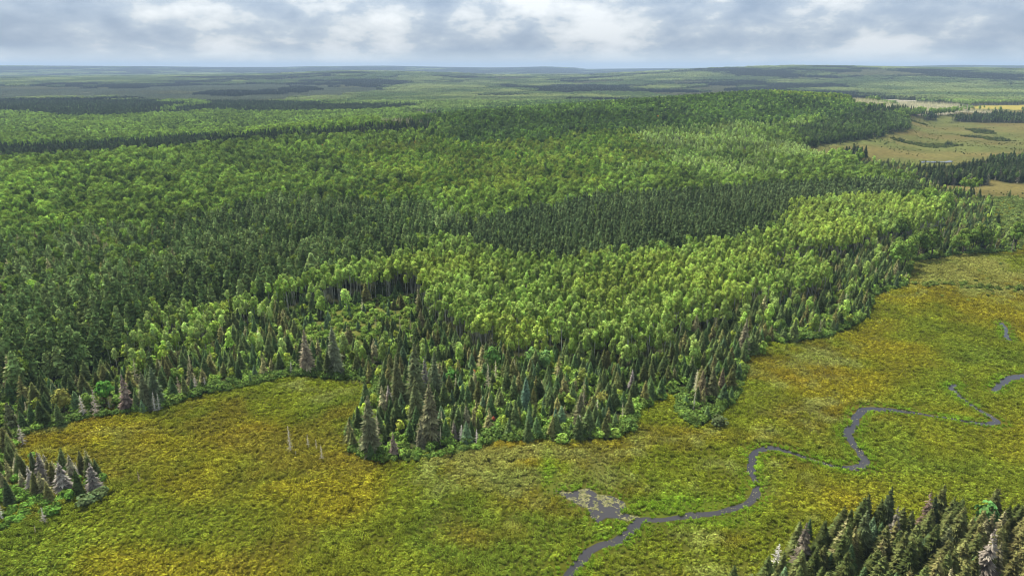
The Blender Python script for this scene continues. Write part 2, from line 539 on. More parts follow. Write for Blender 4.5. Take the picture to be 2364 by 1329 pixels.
def conifer(rng, H, Rb, levels, boughs, droop, zbase, power, fan, ragged=0.2, keep=1.0, curl=0.12):
    """trunk, crown geometry of a spruce or fir: whorls of drooping boughs, each a fan of narrow sprays"""
    tr, cr = Geo(), Geo()
    lean = rng.normal(0, 0.012 * H, 2)
    tr.tube([(0, 0, -0.6), (lean[0] * .3, lean[1] * .3, H * 0.45), (lean[0], lean[1], H * 0.97)], [0.012 * H + .05, 0.009 * H, 0.02], 5, 0.5)
    for i in range(levels):
        t = (i + rng.uniform(-0.3, 0.3)) / levels
        t = min(max(t, 0), 0.985)
        z = H * (zbase + (1 - zbase) * t)
        ax = np.array([lean[0], lean[1]]) * z / H
        r0 = Rb * (1 - t) ** power + 0.10 + 0.012 * H * (1 - t)
        n = max(4, int(round(boughs * (0.55 + 0.45 * (1 - t)))))
        off = rng.uniform(0, 6.28)
        for j in range(n):
            if rng.random() > keep:
                continue
            a = off + 2 * math.pi * (j + rng.uniform(-.3, .3)) / n
            r = r0 * rng.uniform(1 - ragged, 1 + ragged)
            sh = rng.uniform(0, 1)
            for q in range(fan):
                da = (q - (fan - 1) / 2) * 0.27 + rng.normal(0, .06)
                L = r * (1 - 0.17 * abs(q - (fan - 1) / 2)) * rng.uniform(.85, 1.1)
                ca, sa = math.cos(a + da), math.sin(a + da)
                w = 0.10 * L + 0.10
                zz = z + rng.normal(0, .05)
                root = (ax[0], ax[1], zz)
                mx, my, mz = ax[0] + ca * L * .55, ax[1] + sa * L * .55, zz - droop * L * .45
                tip = (ax[0] + ca * L, ax[1] + sa * L, zz - droop * L + curl * L)
                ml = (mx - sa * w, my + ca * w, mz - w * .55)
                mr = (mx + sa * w, my - ca * w, mz - w * .55)
                mid = (mx, my, mz + w * .2)
                s2 = min(max(sh + rng.normal(0, .15), 0), 1)
                cr.add([root, ml, tip, mr, mid], [(0, 1, 4), (1, 2, 4), (2, 3, 4), (3, 0, 4)], s2)
    cr.tube([(lean[0], lean[1], H * .9), (lean[0], lean[1], H * 1.02)], [0.12, 0.02], 4, 0.5)
    return tr, cr


def pine(rng, H, Rb, zbase, clumps, leaf, per, slender=1.0):
    tr, cr = Geo(), Geo()
    tr.tube([(0, 0, -0.6), (0, 0, H * .5), (0, 0, H * .95)], [0.016 * H, 0.011 * H, 0.03], 5, 0.5)
    cs, ns, ss = [], [], []
    for i in range(clumps):
        t = (i + rng.uniform(0, 1)) / clumps
        z = H * (zbase + (1 - zbase) * t)
        prof = Rb * ((1 - t) ** 0.8 + .04) * min(1, 0.7 + 1.6 * t) * 1.15
        a = i * 2.4 + rng.normal(0, .4)
        rr = prof * rng.uniform(.55, 1.0)
        c = np.array([rr * math.cos(a), rr * math.sin(a), z])
        sh = rng.uniform(0, 1)
        d = sphere_dirs(per, rng, -0.3)
        rad = (0.26 * prof + 0.28)
        cs.append(c + d * np.array([rad, rad, rad * .6]))
        n = d * 0.6 + np.array([math.cos(a), math.sin(a), 1.0]) * 0.7 + rng.normal(0, .25, d.shape)
        ns.append(n)
        ss.append(np.clip(sh + rng.normal(0, .18, per), 0, 1))
    cr.quads(np.concatenate(cs), np.concatenate(ns), leaf, np.concatenate(ss), rng, aspect=1.5)
    for k in range(4):
        t = k / 4
        cr.blob((0, 0, H * (zbase + (1 - zbase) * (t + .12))), Rb * .62 * (1 - t) + .15, Rb * .62 * (1 - t) + .15, H * (1 - zbase) * .17, rng, 0.25, rings=3, seg=6)
    # leader
    cr.quads(np.array([[0, 0, H * .97], [0, 0, H * .93], [0, 0, H]]), rng.normal(size=(3, 3)) * [1, 1, .1], leaf * .8, 0.7, rng)
    return tr, cr


def broadleaf(rng, H, Rc, z0, clumps, leaf, per, trunk_r, flat=1.0, pointed=0.0, core=0.72, limbs=4, bark_lean=0.02, clump_r=0.36):
    """trunk with limbs; crown of leaf clumps spread over an uneven dome with gaps between them"""
    tr, cr = Geo(), Geo()
    lean = rng.normal(0, bark_lean * H, 2)
    zc = (z0 + H) / 2
    hz = (H - z0) / 2
    tr.tube([(0, 0, -0.6), (lean[0] * .5, lean[1] * .5, z0 * .9), (lean[0], lean[1], zc + hz * .35)], [trunk_r, trunk_r * .72, trunk_r * .25], 6, 0.5)
    for k in range(limbs):
        a = 2.4 * k + rng.uniform(0, 1)
        zz = z0 * rng.uniform(.75, 1.05)
        e = np.array([math.cos(a) * Rc * .55, math.sin(a) * Rc * .55, zc + hz * rng.uniform(-.1, .5)])
        tr.tube([(lean[0] * .5, lean[1] * .5, zz), (e[0] * .5 + lean[0] * .7, e[1] * .5 + lean[1] * .7, (zz + e[2]) * .5), (e[0] + lean[0], e[1] + lean[1], e[2])], [trunk_r * .4, trunk_r * .28, .03], 4, 0.5)
    cs, ns, ss = [], [], []
    d0 = sphere_dirs(clumps, rng, -0.55)
    for d in d0:
        wide = 1 - pointed * max(d[2], 0) ** 1.0 * .45
        q = rng.uniform(.55, 1.02)
        c = np.array([lean[0] + d[0] * Rc * q * wide, lean[1] + d[1] * Rc * q * wide, zc + d[2] * hz * q])
        cr_r = Rc * clump_r * rng.uniform(.7, 1.25)
        sh = rng.uniform(0, 1)
        dd = sphere_dirs(per, rng, -0.45)
        cs.append(c + dd * np.array([cr_r, cr_r, cr_r * (0.8 + .5 * pointed)]))
        ns.append(dd * .55 + np.array([d[0] * .75, d[1] * .75, d[2] * .6 + .25]) + rng.normal(0, .3, dd.shape))
        ss.append(np.clip(sh + rng.normal(0, .2, per), 0, 1))
    cr.quads(np.concatenate(cs), np.concatenate(ns), leaf, np.concatenate(ss), rng)
    if core > 0:
        cr.blob((lean[0], lean[1], zc - hz * .05), Rc * core, Rc * core, hz * core, rng, 0.3, rings=5, seg=8)
    return tr, cr


def snag(rng, H, Rb, n, keep_top=0.0, thick=1.0):
    """bare dead conifer: weathered stem and drooping dead branches with twigs"""
    tr, cr = Geo(), Geo()
    lean = rng.normal(0, 0.02 * H, 2)
    tr.tube([(0, 0, -0.5), (lean[0] * .4, lean[1] * .4, H * .5), (lean[0], lean[1], H)], [0.014 * H + .04, 0.009 * H, 0.015], 5, 0.6)
    for i in range(n):
        t = rng.uniform(0.06, 0.97)
        z = H * t
        L = (Rb * (1 - t) ** .8 + .15) * rng.uniform(.5, 1.1)
        a = rng.uniform(0, 6.283)
        ca, sa = math.cos(a), math.sin(a)
        bx, by = lean[0] * t, lean[1] * t
        w = (0.05 + 0.012 * L) * thick
        dz = -rng.uniform(.05, .5) * L
        sh = rng.uniform(0, 1)
        p0, p1 = (bx, by, z), (bx + ca * L, by + sa * L, z + dz)
        cr.add([(p0[0] - sa * w, p0[1] + ca * w, z), (p0[0] + sa * w, p0[1] - ca * w, z), (p1[0], p1[1], p1[2]), (p0[0], p0[1], z - w * 2)], [(0, 1, 2), (1, 3, 2), (3, 0, 2)], sh)
        for q in range(4):
            f = rng.uniform(.3, .95)
            b = a + rng.choice([-1, 1]) * rng.uniform(.5, 1.0)
            l2 = L * rng.uniform(.2, .4)
            o = np.array(p0) * (1 - f) + np.array(p1) * f
            e = o + np.array([math.cos(b) * l2, math.sin(b) * l2, -rng.uniform(.1, .6) * l2])
            cr.add([o + [0, 0, w * .5], o - [0, 0, w * .9], e], [(0, 1, 2)], sh)
    return tr, cr


def shrub(rng, Rc, H, k, leaf):
    cr = Geo()
    cs, ns = [], []
    for i in range(9):
        d = sphere_dirs(1, rng, 0.0)[0]
        c = np.array([d[0] * Rc * .62, d[1] * Rc * .62, H * (.3 + .45 * d[2] * rng.uniform(.5, 1.1))])
        dd = sphere_dirs(k // 9, rng, -.2)
        cs.append(c + dd * np.array([Rc * .42, Rc * .42, H * .3]))
        ns.append(dd + [0, 0, .4] + rng.normal(0, .35, dd.shape))
    cs, ns = np.concatenate(cs), np.concatenate(ns)
    cs[:, 2] = np.maximum(cs[:, 2], .1)
    cr.quads(cs, ns, leaf, rng.uniform(0, 1, len(cs)), rng)
    cr.blob((0, 0, H * .32), Rc * .66, Rc * .66, H * .42, rng, .25, rings=4, seg=7)
    tr = Geo()
    for i in range(4):
        a = i * 1.6 + rng.uniform(0, 1)
        tr.tube([(0.1 * math.cos(a), .1 * math.sin(a), -.3), (Rc * .4 * math.cos(a), Rc * .4 * math.sin(a), H * .6)], [.05, .02], 4, .5)
    return tr, cr


def tussock(rng, k, Rc, H, blade, grass):
    """low marsh clump: leatherleaf-like sprays, or arching sedge blades"""
    g = Geo()
    if grass:
        for i in range(k):
            a = rng.uniform(0, 6.283)
            r0 = Rc * .45 * math.sqrt(rng.random())
            b = rng.uniform(0, 6.283)
            x, y = r0 * math.cos(b), r0 * math.sin(b)
            L = H * rng.uniform(.7, 1.2)
            o = rng.uniform(.3, .9) * L
            w = blade
            ca, sa = math.cos(a), math.sin(a)
            m = (x + ca * o * .45, y + sa * o * .45, L * .75)
            e = (x + ca * o, y + sa * o, L * rng.uniform(.5, .95))
            g.add([(x - sa * w, y + ca * w, -.05), (x + sa * w, y - ca * w, -.05), (m[0] + sa * w, m[1] - ca * w, m[2]), (m[0] - sa * w, m[1] + ca * w, m[2]), e], [(0, 1, 2, 3), (3, 2, 4)], rng.uniform(0, 1))
    else:
        d = sphere_dirs(k, rng, 0.02)
        c = d * np.array([Rc, Rc, H]) * rng.uniform(.55, 1.05, (k, 1))
        g.quads(c, d * [1, 1, .6] + [0, 0, .35] + rng.normal(0, .14, d.shape), blade, rng.uniform(0, 1, k), rng, aspect=1.4)
        g.blob((0, 0, H * .1), Rc * .7, Rc * .7, H * .55, rng, .3, rings=3, seg=6)
    return g


def joined(pair, name, mats):
    """stem and leaves in one mesh, for plants too small in the picture to show their parts"""
    tr, cr = pair
    g = Geo()
    g.add(np.concatenate(cr.v), cr.f, cr.s, 0)
    g.add(np.concatenate(tr.v), tr.f, tr.s, 1)
    return g.mesh(name, mats)


KINDS = {}


def kind(key, count, make, leaf_mat, bark_mat, height):
    rng = np.random.default_rng(sum(ord(c) for c in key) * 13)
    forms = []
    for i in range(count):
        p = make(rng)
        forms.append(dict(trunk=p[0].mesh(key + '_trunk', [bark_mat]), crown=p[1].mesh(key + '_crown', [leaf_mat]), whole=joined(p, key + '_whole', [leaf_mat, bark_mat])))
    KINDS[key] = dict(forms=forms, height=height)


U = lambda rng, a, b: float(rng.uniform(a, b))
kind('spruce', 6, lambda g: conifer(g, 14, U(g, 2.6, 3.3), 31, 11, U(g, .42, .6), U(g, .04, .1), .76, 4, .3, keep=.93), 'needle', 'bark', 14)
kind('fir', 5, lambda g: conifer(g, 13, U(g, 2.8, 3.5), 27, 11, U(g, .25, .4), .05, .78, 4, .16, curl=.05), 'needle', 'bark', 13)
kind('old_spruce', 3, lambda g: conifer(g, 19, U(g, 3.1, 3.7), 40, 10, .45, .05, .76, 5, .34, keep=.9), 'needle', 'bark', 19)
kind('thin_spruce', 5, lambda g: conifer(g, 14, U(g, 2.5, 3.1), 31, 11, U(g, .45, .65), .06, .80, 3, .38, keep=.62), 'needle', 'bark', 14)
kind('pine', 5, lambda g: pine(g, 17, U(g, 2.8, 3.5), .18, 62, .36, 14), 'needle', 'bark', 17)
kind('red_pine', 4, lambda g: pine(g, 19, U(g, 1.6, 2.0), .42, 40, .32, 12), 'needle', 'bark', 19)
kind('aspen', 9, lambda g: broadleaf(g, 18, U(g, 1.35, 1.9), U(g, 8.5, 11), 34, .22, 30, .14, pointed=1.0, core=.5, limbs=3, clump_r=.34), 'leaf', 'aspen_bark', 18)
kind('low_aspen', 5, lambda g: broadleaf(g, 14, U(g, 1.8, 2.3), U(g, 2.2, 3.5), 34, .30, 26, .13, pointed=1.0, core=.55, limbs=3, clump_r=.40), 'leaf', 'aspen_bark', 14)
kind('maple', 10, lambda g: broadleaf(g, 19, U(g, 2.5, 4.2), U(g, 5, 9), int(U(g, 40, 56)), .40, 24, .28, pointed=U(g, .1, .6), core=.66, clump_r=.29), 'leaf', 'bark', 19)
kind('young_leafy', 4, lambda g: broadleaf(g, 9, U(g, 2.0, 2.7), 1.6, 24, .42, 18, .12, pointed=.4, core=.6, clump_r=.38), 'leaf', 'bark', 9)
kind('dead', 6, lambda g: snag(g, 11, U(g, 1.5, 2.2), 110), 'wood', 'wood', 11)
kind('shrub', 5, lambda g: shrub(g, U(g, 1.2, 1.7), U(g, 1.7, 2.4), 150, .26), 'leaf', 'bark', 2)
# coarser forms, for stands beyond about 700 m
kind('far_maple', 4, lambda g: broadleaf(g, 19, U(g, 3.2, 4.4), 6, 24, .75, 10, .3, pointed=.15, core=.72, limbs=0, clump_r=.34), 'leaf', 'bark', 19)
kind('far_aspen', 4, lambda g: broadleaf(g, 18, U(g, 2.0, 2.5), 8, 13, .62, 9, .2, pointed=.8, core=.6, limbs=0, clump_r=.42), 'leaf', 'aspen_bark', 18)
kind('far_conifer', 4, lambda g: conifer(g, 15, U(g, 2.0, 2.8), 12, 7, .4, .05, .85, 1, .25), 'needle', 'bark', 15)
kind('far_pine', 4, lambda g: pine(g, 18, U(g, 2.3, 2.9), .3, 20, .75, 7), 'needle', 'bark', 18)
kind('far_dead', 3, lambda g: snag(g, 12, 1.4, 40, thick=1.8), 'wood', 'wood', 12)


def stand_patch(rng, size, n, conifers, low=False):
    """one plot of distant woodland, every tree a small crown"""
    g = Geo()
    for i in range(n):
        x, y = rng.uniform(-size / 2, size / 2, 2)
        sh = rng.uniform(0, 1)
        if rng.random() < conifers:
            H, r = rng.uniform(12, 18), rng.uniform(1.7, 2.6)
            vs, fs = [], []
            for q, (zz, rr) in enumerate(((-3, r), (H * .35, r), (H * .7, r * .55), (H, .1))):
                for j in range(5):
                    a = j * 1.2566 + q * .6
                    vs.append((x + rr * math.cos(a) * rng.uniform(.75, 1.2), y + rr * math.sin(a) * rng.uniform(.75, 1.2), zz))
            for q in range(3):
                for j in range(5):
                    fs.append((q * 5 + j, q * 5 + (j + 1) % 5, q * 5 + 5 + (j + 1) % 5, q * 5 + 5 + j))
            g.add(vs, fs, sh * .6)
        else:
            H, r = rng.uniform(12, 19), rng.uniform(3.2, 5.2)
            g.blob((x, y, H - r * .9), r, r, r * 1.0, rng, .3 + .7 * sh, rings=4, seg=6)
            g.blob((x, y, H * .3), r * .8, r * .8, H * .45, rng, .2 + .5 * sh, rings=3, seg=5)
    return g


PATCH = {}
_r = np.random.default_rng(99)


def scrub_patch(rng, size, n):
    g = Geo()
    for i in range(n):
        x, y = rng.uniform(-size / 2, size / 2, 2)
        H = rng.uniform(1.2, 4.5)
        r = rng.uniform(.8, 1.9)
        if rng.random() < .3:
            H, r = rng.uniform(4, 8), rng.uniform(.5, .9)
        g.blob((x, y, H * .45), r, r, H * .55, rng, rng.uniform(0, 1), rings=3, seg=5)
    return g


PATCH['scrub'] = [scrub_patch(_r, 64, 170).mesh('far_plot', ['leaf']) for i in range(3)]
for key, con in (('leafy', .06), ('mixed', .4), ('needled', .95)):
    PATCH[key] = [stand_patch(_r, 64, 95, con).mesh('far_plot', ['leaf']) for i in range(3)]

MARSH_FORMS = []
for i in range(4):
    MARSH_FORMS.append(tussock(_r, 70, .78, .85, .14, False).mesh('low_shrub_clump', ['marsh']))
for i in range(3):
    MARSH_FORMS.append(tussock(_r, 46, .9, .95, .045, True).mesh('sedge_tuft', ['marsh']))
for i in range(2):
    MARSH_FORMS.append(tussock(_r, 80, 2.0, .9, .4, False).mesh('wide_shrub_clump', ['marsh']))


# ------------------------------------------------------------------ instanced masses (stuff) by geometry nodes
def form_collection(name, meshes):
    c = bpy.data.collections.new(name)
    for i, me in enumerate(meshes):
        o = bpy.data.objects.new('%s_form_%02d' % (name, i), me)
        c.objects.link(o)
    return c


def mass(name, meshes, P, rot, scl, idx, tint, label):
    """one object of kind stuff: points that carry plants"""
    if len(P) == 0:
        return None
    me = bpy.data.meshes.new(name)
    me.vertices.add(len(P))
    me.vertices.foreach_set('co', np.asarray(P, np.float32).ravel())
    for nm, ty, arr, key in (('rot', 'FLOAT_VECTOR', rot, 'vector'), ('scl', 'FLOAT_VECTOR', scl, 'vector'), ('tint', 'FLOAT_VECTOR', tint, 'vector')):
        a = me.attributes.new(nm, ty, 'POINT')
        a.data.foreach_set(key, np.asarray(arr, np.float32).ravel())
    a = me.attributes.new('form', 'INT', 'POINT')
    a.data.foreach_set('value', np.asarray(idx, np.int32))
    o = bpy.data.objects.new(name, me)
    COL.objects.link(o)
    o['kind'] = 'stuff'
    o['label'] = label
    ng = bpy.data.node_groups.new(name + '_plants', 'GeometryNodeTree')
    ng.interface.new_socket('Geometry', in_out='INPUT', socket_type='NodeSocketGeometry')
    ng.interface.new_socket('Geometry', in_out='OUTPUT', socket_type='NodeSocketGeometry')
    N, L = ng.nodes.new, ng.links.new
    gi, go = N('NodeGroupInput'), N('NodeGroupOutput')
    ci = N('GeometryNodeCollectionInfo')
    ci.inputs['Collection'].default_value = form_collection(name, meshes)
    ci.inputs['Separate Children'].default_value = True
    ci.inputs['Reset Children'].default_value = True
    ip = N('GeometryNodeInstanceOnPoints')
    ip.inputs['Pick Instance'].default_value = True

    def attr(nm, ty):
        n = N('GeometryNodeInputNamedAttribute')
        n.data_type = ty
        n.inputs['Name'].default_value = nm
        return n.outputs['Attribute']
    e2r = N('FunctionNodeEulerToRotation')
    L(attr('rot', 'FLOAT_VECTOR'), e2r.inputs[0])
    L(gi.outputs[0], ip.inputs['Points'])
    L(ci.outputs[0], ip.inputs['Instance'])
    L(attr('form', 'INT'), ip.inputs['Instance Index'])
    L(e2r.outputs[0], ip.inputs['Rotation'])
    L(attr('scl', 'FLOAT_VECTOR'), ip.inputs['Scale'])
    L(ip.outputs[0], go.inputs[0])
    md = o.modifiers.new('plants', 'NODES')
    md.node_group = ng
    return o


# ------------------------------------------------------------------ water course (traced on level ground)
STREAM = [(1295, 1350, 2.6), (1313, 1325, 2.6), (1338, 1298, 2.5), (1358, 1274, 2.5), (1391, 1257, 2.4), (1424, 1247, 2.6), (1453, 1226, 2.8), (1470, 1207, 2.8), (1490, 1199, 2.3), (1523, 1201, 2.0), (1564, 1195, 2.0),
          (1605, 1188, 2.3), (1659, 1181, 2.4), (1704, 1170, 2.6), (1729, 1160, 2.8), (1742, 1143, 4.2), (1744, 1130, 3.0), (1747, 1118, 1.6), (1740, 1104, 2.2), (1733, 1086, 2.6), (1736, 1062, 2.7), (1746, 1044, 2.6),
          (1771, 1036, 2.7), (1795, 1037, 2.4), (1828, 1045, 2.0), (1861, 1056, 1.8), (1894, 1066, 2.0), (1923, 1075, 2.2), (1956, 1079, 2.6), (1985, 1077, 3.2), (1996, 1064, 3.6), (1985, 1044, 3.2), (1971, 1028, 2.8),
          (1958, 1007, 3.0), (1961, 995, 2.8), (1973, 980, 2.2), (1977, 962, 2.6), (1989, 949, 3.4), (2010, 944, 3.2), (2051, 945, 2.2), (2093, 950, 1.6), (2142, 958, 1.4), (2196, 966, 1.4), (2241, 974, 1.8), (2274, 979, 2.6),
          (2300, 975, 3.6), (2291, 963, 2.4), (2266, 949, 1.6), (2225, 922, 1.7), (2203, 904, 2.2), (2197, 893, 2.8), (2210, 888, 2.0)]
STREAM_2 = [(2292, 902, 2.0), (2310, 888, 2.4), (2322, 877, 2.8), (2340, 870, 3.2), (2364, 867, 2.6), (2420, 858, 2.2), (2520, 835, 2.0)]
STREAM_3 = [(2312, 745, 2.0), (2320, 758, 1.8), (2322, 772, 2.0), (2330, 785, 1.8)]
POND = [(x / 2.421 + 780, y / 2.421 + 780) for x, y in
        [(1215, 850), (1250, 878), (1290, 905), (1340, 930), (1400, 960), (1412, 1000), (1455, 1032), (1500, 1004), (1560, 1008), (1620, 1024), (1690, 1002), (1625, 985), (1586, 972), (1612, 945), (1600, 915), (1540, 885), (1450, 872), (1400, 838), (1330, 852), (1290, 862)]]
FAR_POOL = [(2122, 375), (2134, 372.6), (2150, 374), (2163, 373.4), (2178, 374.6), (2192, 371.8), (2201, 373.4), (2196, 375.2), (2184, 376.6), (2170, 375.6), (2156, 376.6), (2140, 375.4), (2130, 376.8)]


def smooth_path(px, step=0.7):
    p = []
    for u, v, w in px:
        x, y = ground(u, v)
        p.append((x, y, w * (0.98 + .15 * max(0, min(1, (1090 - v) / 190)))))
    p = np.array(p)
    out = []
    for i in range(len(p) - 1):
        p0, p1, p2, p3 = p[max(i - 1, 0)], p[i], p[i + 1], p[min(i + 2, len(p) - 1)]
        n = max(2, int(np.hypot(*(p2 - p1)[:2]) / step))
        for t in np.arange(n) / n:
            out.append(.5 * ((2 * p1) + (-p0 + p2) * t + (2 * p0 - 5 * p1 + 4 * p2 - p3) * t * t + (-p0 + 3 * p1 - 3 * p2 + p3) * t ** 3))
    out.append(p[-1])
    return np.array(out)


PATHS = [smooth_path(STREAM), smooth_path(STREAM_2), smooth_path(STREAM_3)]
PONDW = np.array([ground(u, v) for u, v in POND])


def stream_distance(x, y):
    """metres to the water's edge (negative inside)"""
    d = np.full(x.shape, 1e3)
    near = (y < 520) & (x > -30) & (x < 420)
    xs, ys = x[near], y[near]
    dn = np.full(xs.shape, 1e3)
    for pth in PATHS:
        for k in range(0, len(pth), 2):
            q = pth[k]
            dn = np.minimum(dn, np.hypot(xs - q[0], ys - q[1]) - q[2] / 2)
    ins = inside(xs, ys, PONDW)
    for k in range(len(PONDW)):
        a, b = PONDW[k - 1], PONDW[k]
        ab = b - a
        t = np.clip(((xs - a[0]) * ab[0] + (ys - a[1]) * ab[1]) / (ab @ ab), 0, 1)
        dn = np.minimum(dn, np.hypot(xs - a[0] - t * ab[0], ys - a[1] - t * ab[1]))
    dn[ins] = -1.0
    d[near] = dn
    return d


def water_material():
    m, nt, out = nodes_of('dark_stream_water')
    N, L = nt.nodes.new, nt.links.new
    p = N('ShaderNodeBsdfPrincipled')
    p.inputs['Base Color'].default_value = (0.030, 0.028, 0.029, 1)
    p.inputs['Roughness'].default_value = 0.04
    p.inputs['IOR'].default_value = 1.33
    p.inputs['Specular IOR Level'].default_value = 0.95
    geo = N('ShaderNodeNewGeometry')
    noi = N('ShaderNodeTexNoise')
    noi.inputs['Scale'].default_value = 0.9
    noi.inputs['Detail'].default_value = 3
    L(geo.outputs['Position'], noi.inputs['Vector'])
    b = N('ShaderNodeBump')
    b.inputs['Strength'].default_value = 0.25
    b.inputs['Distance'].default_value = 0.05
    L(noi.outputs[0], b.inputs['Height'])
    L(b.outputs[0], p.inputs['Normal'])
    L(p.outputs[0], out.inputs[0])
    return m


MAT_WATER = water_material()


# ------------------------------------------------------------------ ground sheet
def marsh_tint(x, y, u, v, wet):
    """colour of the marsh plants (sedge, leatherleaf, sweet gale turning in late summer)"""
    olive = np.array([0.182, 0.218, 0.018])
    gold = np.array([0.272, 0.232, 0.016])
    rust = np.array([0.225, 0.165, 0.020])
    green = np.array([0.142, 0.205, 0.022])
    pale = np.array([0.275, 0.305, 0.085])
    lush = np.array([0.175, 0.285, 0.020])
    n1 = fbm(x, y, 42, 3, 201)
    n2 = fbm(x, y, 17, 3, 202)
    n3 = fbm(x, y, 60, 2, 203)
    n4 = fbm(x, y, 7, 2, 204)
    def bump(cu, cv, su, sv):
        return np.exp(-((u - cu) / su) ** 2 - ((v - cv) / sv) ** 2)
    wg = sstep(.48, .78, n1 + .5 * bump(420, 1060, 430, 110) + .25 * bump(300, 1290, 300, 60) + .12 * bump(2000, 860, 260, 80) + .3 * bump(1150, 1055, 90, 40) - .15 * bump(1050, 1130, 250, 120))
    wr = sstep(.55, .74, n2 * .6 + n3 * .4 + .28 * bump(1330, 1050, 160, 30) + .2 * bump(560, 1000, 300, 50) + .14 * bump(350, 1080, 350, 120) + .22 * bump(1600, 1000, 120, 40) + .2 * bump(1720, 1245, 70, 22) + .15 * bump(800, 1060, 120, 20) + .14 * bump(2250, 640, 200, 40))
    we = sstep(.5, .72, n2 * .5 + (1 - n1) * .5 + .12 * bump(1100, 1200, 330, 140) + .12 * bump(2100, 1050, 200, 70))
    wp = sstep(.58, .78, n4 * .45 + n3 * .55 + .25 * bump(2200, 620, 250, 60) + .2 * bump(700, 905, 220, 30) + .12 * bump(1080, 1060, 120, 40))
    c = np.broadcast_to(olive, x.shape + (3,)).copy()
    for w, col in ((wg * .78, gold), (we * .7, green), (wr * .6, rust), (wp * .6, pale)):
        c = c * (1 - w[..., None]) + col * w[..., None]
    wl = (1 - sstep(.8, 4.5, wet)) * sstep(.25, .5, fbm(x, y, 9, 2, 205) + .12)
    wl = np.maximum(wl, np.clip(bump(1560, 1166, 130, 24) * 1.3, 0, 1))
    wl = np.maximum(wl, np.clip(bump(1655, 1205, 70, 14) * 1.1, 0, .9))
    wl = np.maximum(wl, bump(1265, 1090, 16, 45) * .9)
    c = c * (1 - wl[..., None]) + lush * wl[..., None]
    return c


def build_ground():
    ys = [-260.0]
    while ys[-1] < 30000:
        y = ys[-1]
        ys.append(y + max(5.0, (y - 60) * 0.016))
    ys = np.array(ys)
    ts = np.linspace(-1, 1, 321)
    W = 420 + np.maximum(ys, 0) * 1.05
    X = W[:, None] * ts[None, :]
    Y = np.repeat(ys[:, None], len(ts), 1)
    Zt = terrain(X, Y)
    nr, nc = X.shape
    co = np.stack([X, Y, Zt], -1).reshape(-1, 3)
    i = np.arange(nr - 1)[:, None] * nc + np.arange(nc - 1)[None, :]
    q = np.stack([i, i + 1, i + nc + 1, i + nc], -1).reshape(-1, 4)
    me = bpy.data.meshes.new('ground')
    me.vertices.add(len(co))
    me.vertices.foreach_set('co', co.astype(np.float32).ravel())
    me.loops.add(q.size)
    me.loops.foreach_set('vertex_index', q.astype(np.int32).ravel())
    me.polygons.add(len(q))
    me.polygons.foreach_set('loop_start', np.arange(0, q.size, 4, dtype=np.int32))
    me.polygons.foreach_set('use_smooth', np.ones(len(q), bool))
    me.update()
    x, y = co[:, 0], co[:, 1]
    zone, u, v, dep = classify(x, y, co[:, 2])
    zone = np.where(y < 20, Z['marsh'], zone)
    c = np.broadcast_to(np.array([0.045, 0.05, 0.02]), (len(x), 3)).copy()
    far = y > 6000
    c[far] = (0.05, 0.075, 0.03)
    mt = marsh_tint(x, y, u, v, np.full(x.shape, 50.0))
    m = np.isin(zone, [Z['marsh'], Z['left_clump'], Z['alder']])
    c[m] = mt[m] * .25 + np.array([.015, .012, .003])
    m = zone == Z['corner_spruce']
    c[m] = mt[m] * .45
    n = fbm(x, y, 90, 3, 301)[:, None]
    n5 = fbm(x, y, 40, 3, 302)[:, None]
    n = sstep(.3, .7, n)
    fm = (np.array([0.112, 0.096, 0.033]) * (1 - n) + np.array([0.088, 0.100, 0.030]) * n) * (.7 + .6 * n5)
    m = zone == Z['far_marsh']
    c[m] = fm[m]
    c[zone == Z['yellow_marsh']] = (0.25, 0.21, 0.045)  # sunlit strip of marsh, the sunlight put into the ground colour
    c[zone == Z['meadow']] = (0.2, 0.18, 0.07)
    bogc = np.array([0.13, 0.13, 0.08]) * (1 - n) + np.array([0.115, 0.13, 0.07]) * n
    m = zone == Z['bog']
    c[m] = bogc[m]
    m = zone == Z['bare_stems']
    c[m] = (0.24, 0.22, 0.16)
    m = zone == Z['clearing']
    c[m] = (0.10, 0.11, 0.025)
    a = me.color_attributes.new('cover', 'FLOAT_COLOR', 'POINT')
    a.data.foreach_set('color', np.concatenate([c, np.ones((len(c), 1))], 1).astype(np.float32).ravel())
    mat, nt, out = nodes_of('ground_cover')
    N, L = nt.nodes.new, nt.links.new
    at = N('ShaderNodeAttribute')
    at.attribute_name = 'cover'
    geo = N('ShaderNodeNewGeometry')
    noi = N('ShaderNodeTexNoise')
    noi.inputs['Scale'].default_value = 0.16
    noi.inputs['Detail'].default_value = 7
    noi.inputs['Roughness'].default_value = .65
    L(geo.outputs['Position'], noi.inputs['Vector'])
    mr = N('ShaderNodeMapRange')
    mr.inputs['From Min'].default_value = .3
    mr.inputs['From Max'].default_value = .7
    mr.inputs['To Min'].default_value = .6
    mr.inputs['To Max'].default_value = 1.35
    L(noi.outputs[0], mr.inputs[0])
    vm = N('ShaderNodeVectorMath')
    vm.operation = 'SCALE'
    L(at.outputs['Color'], vm.inputs[0])
    L(mr.outputs[0], vm.inputs['Scale'])
    d = N('ShaderNodeBsdfDiffuse')
    L(vm.outputs[0], d.inputs['Color'])
    bp = N('ShaderNodeBump')
    bp.inputs['Strength'].default_value = .6
    bp.inputs['Distance'].default_value = .5
    L(noi.outputs[0], bp.inputs['Height'])
    L(bp.outputs[0], d.inputs['Normal'])
    L(d.outputs[0], out.inputs[0])
    me.materials.append(mat)
    o = bpy.data.objects.new('ground', me)
    COL.objects.link(o)
    o['kind'] = 'structure'
    o['label'] = 'marsh and forest floor reaching to the far ridges'
    return o


build_ground()


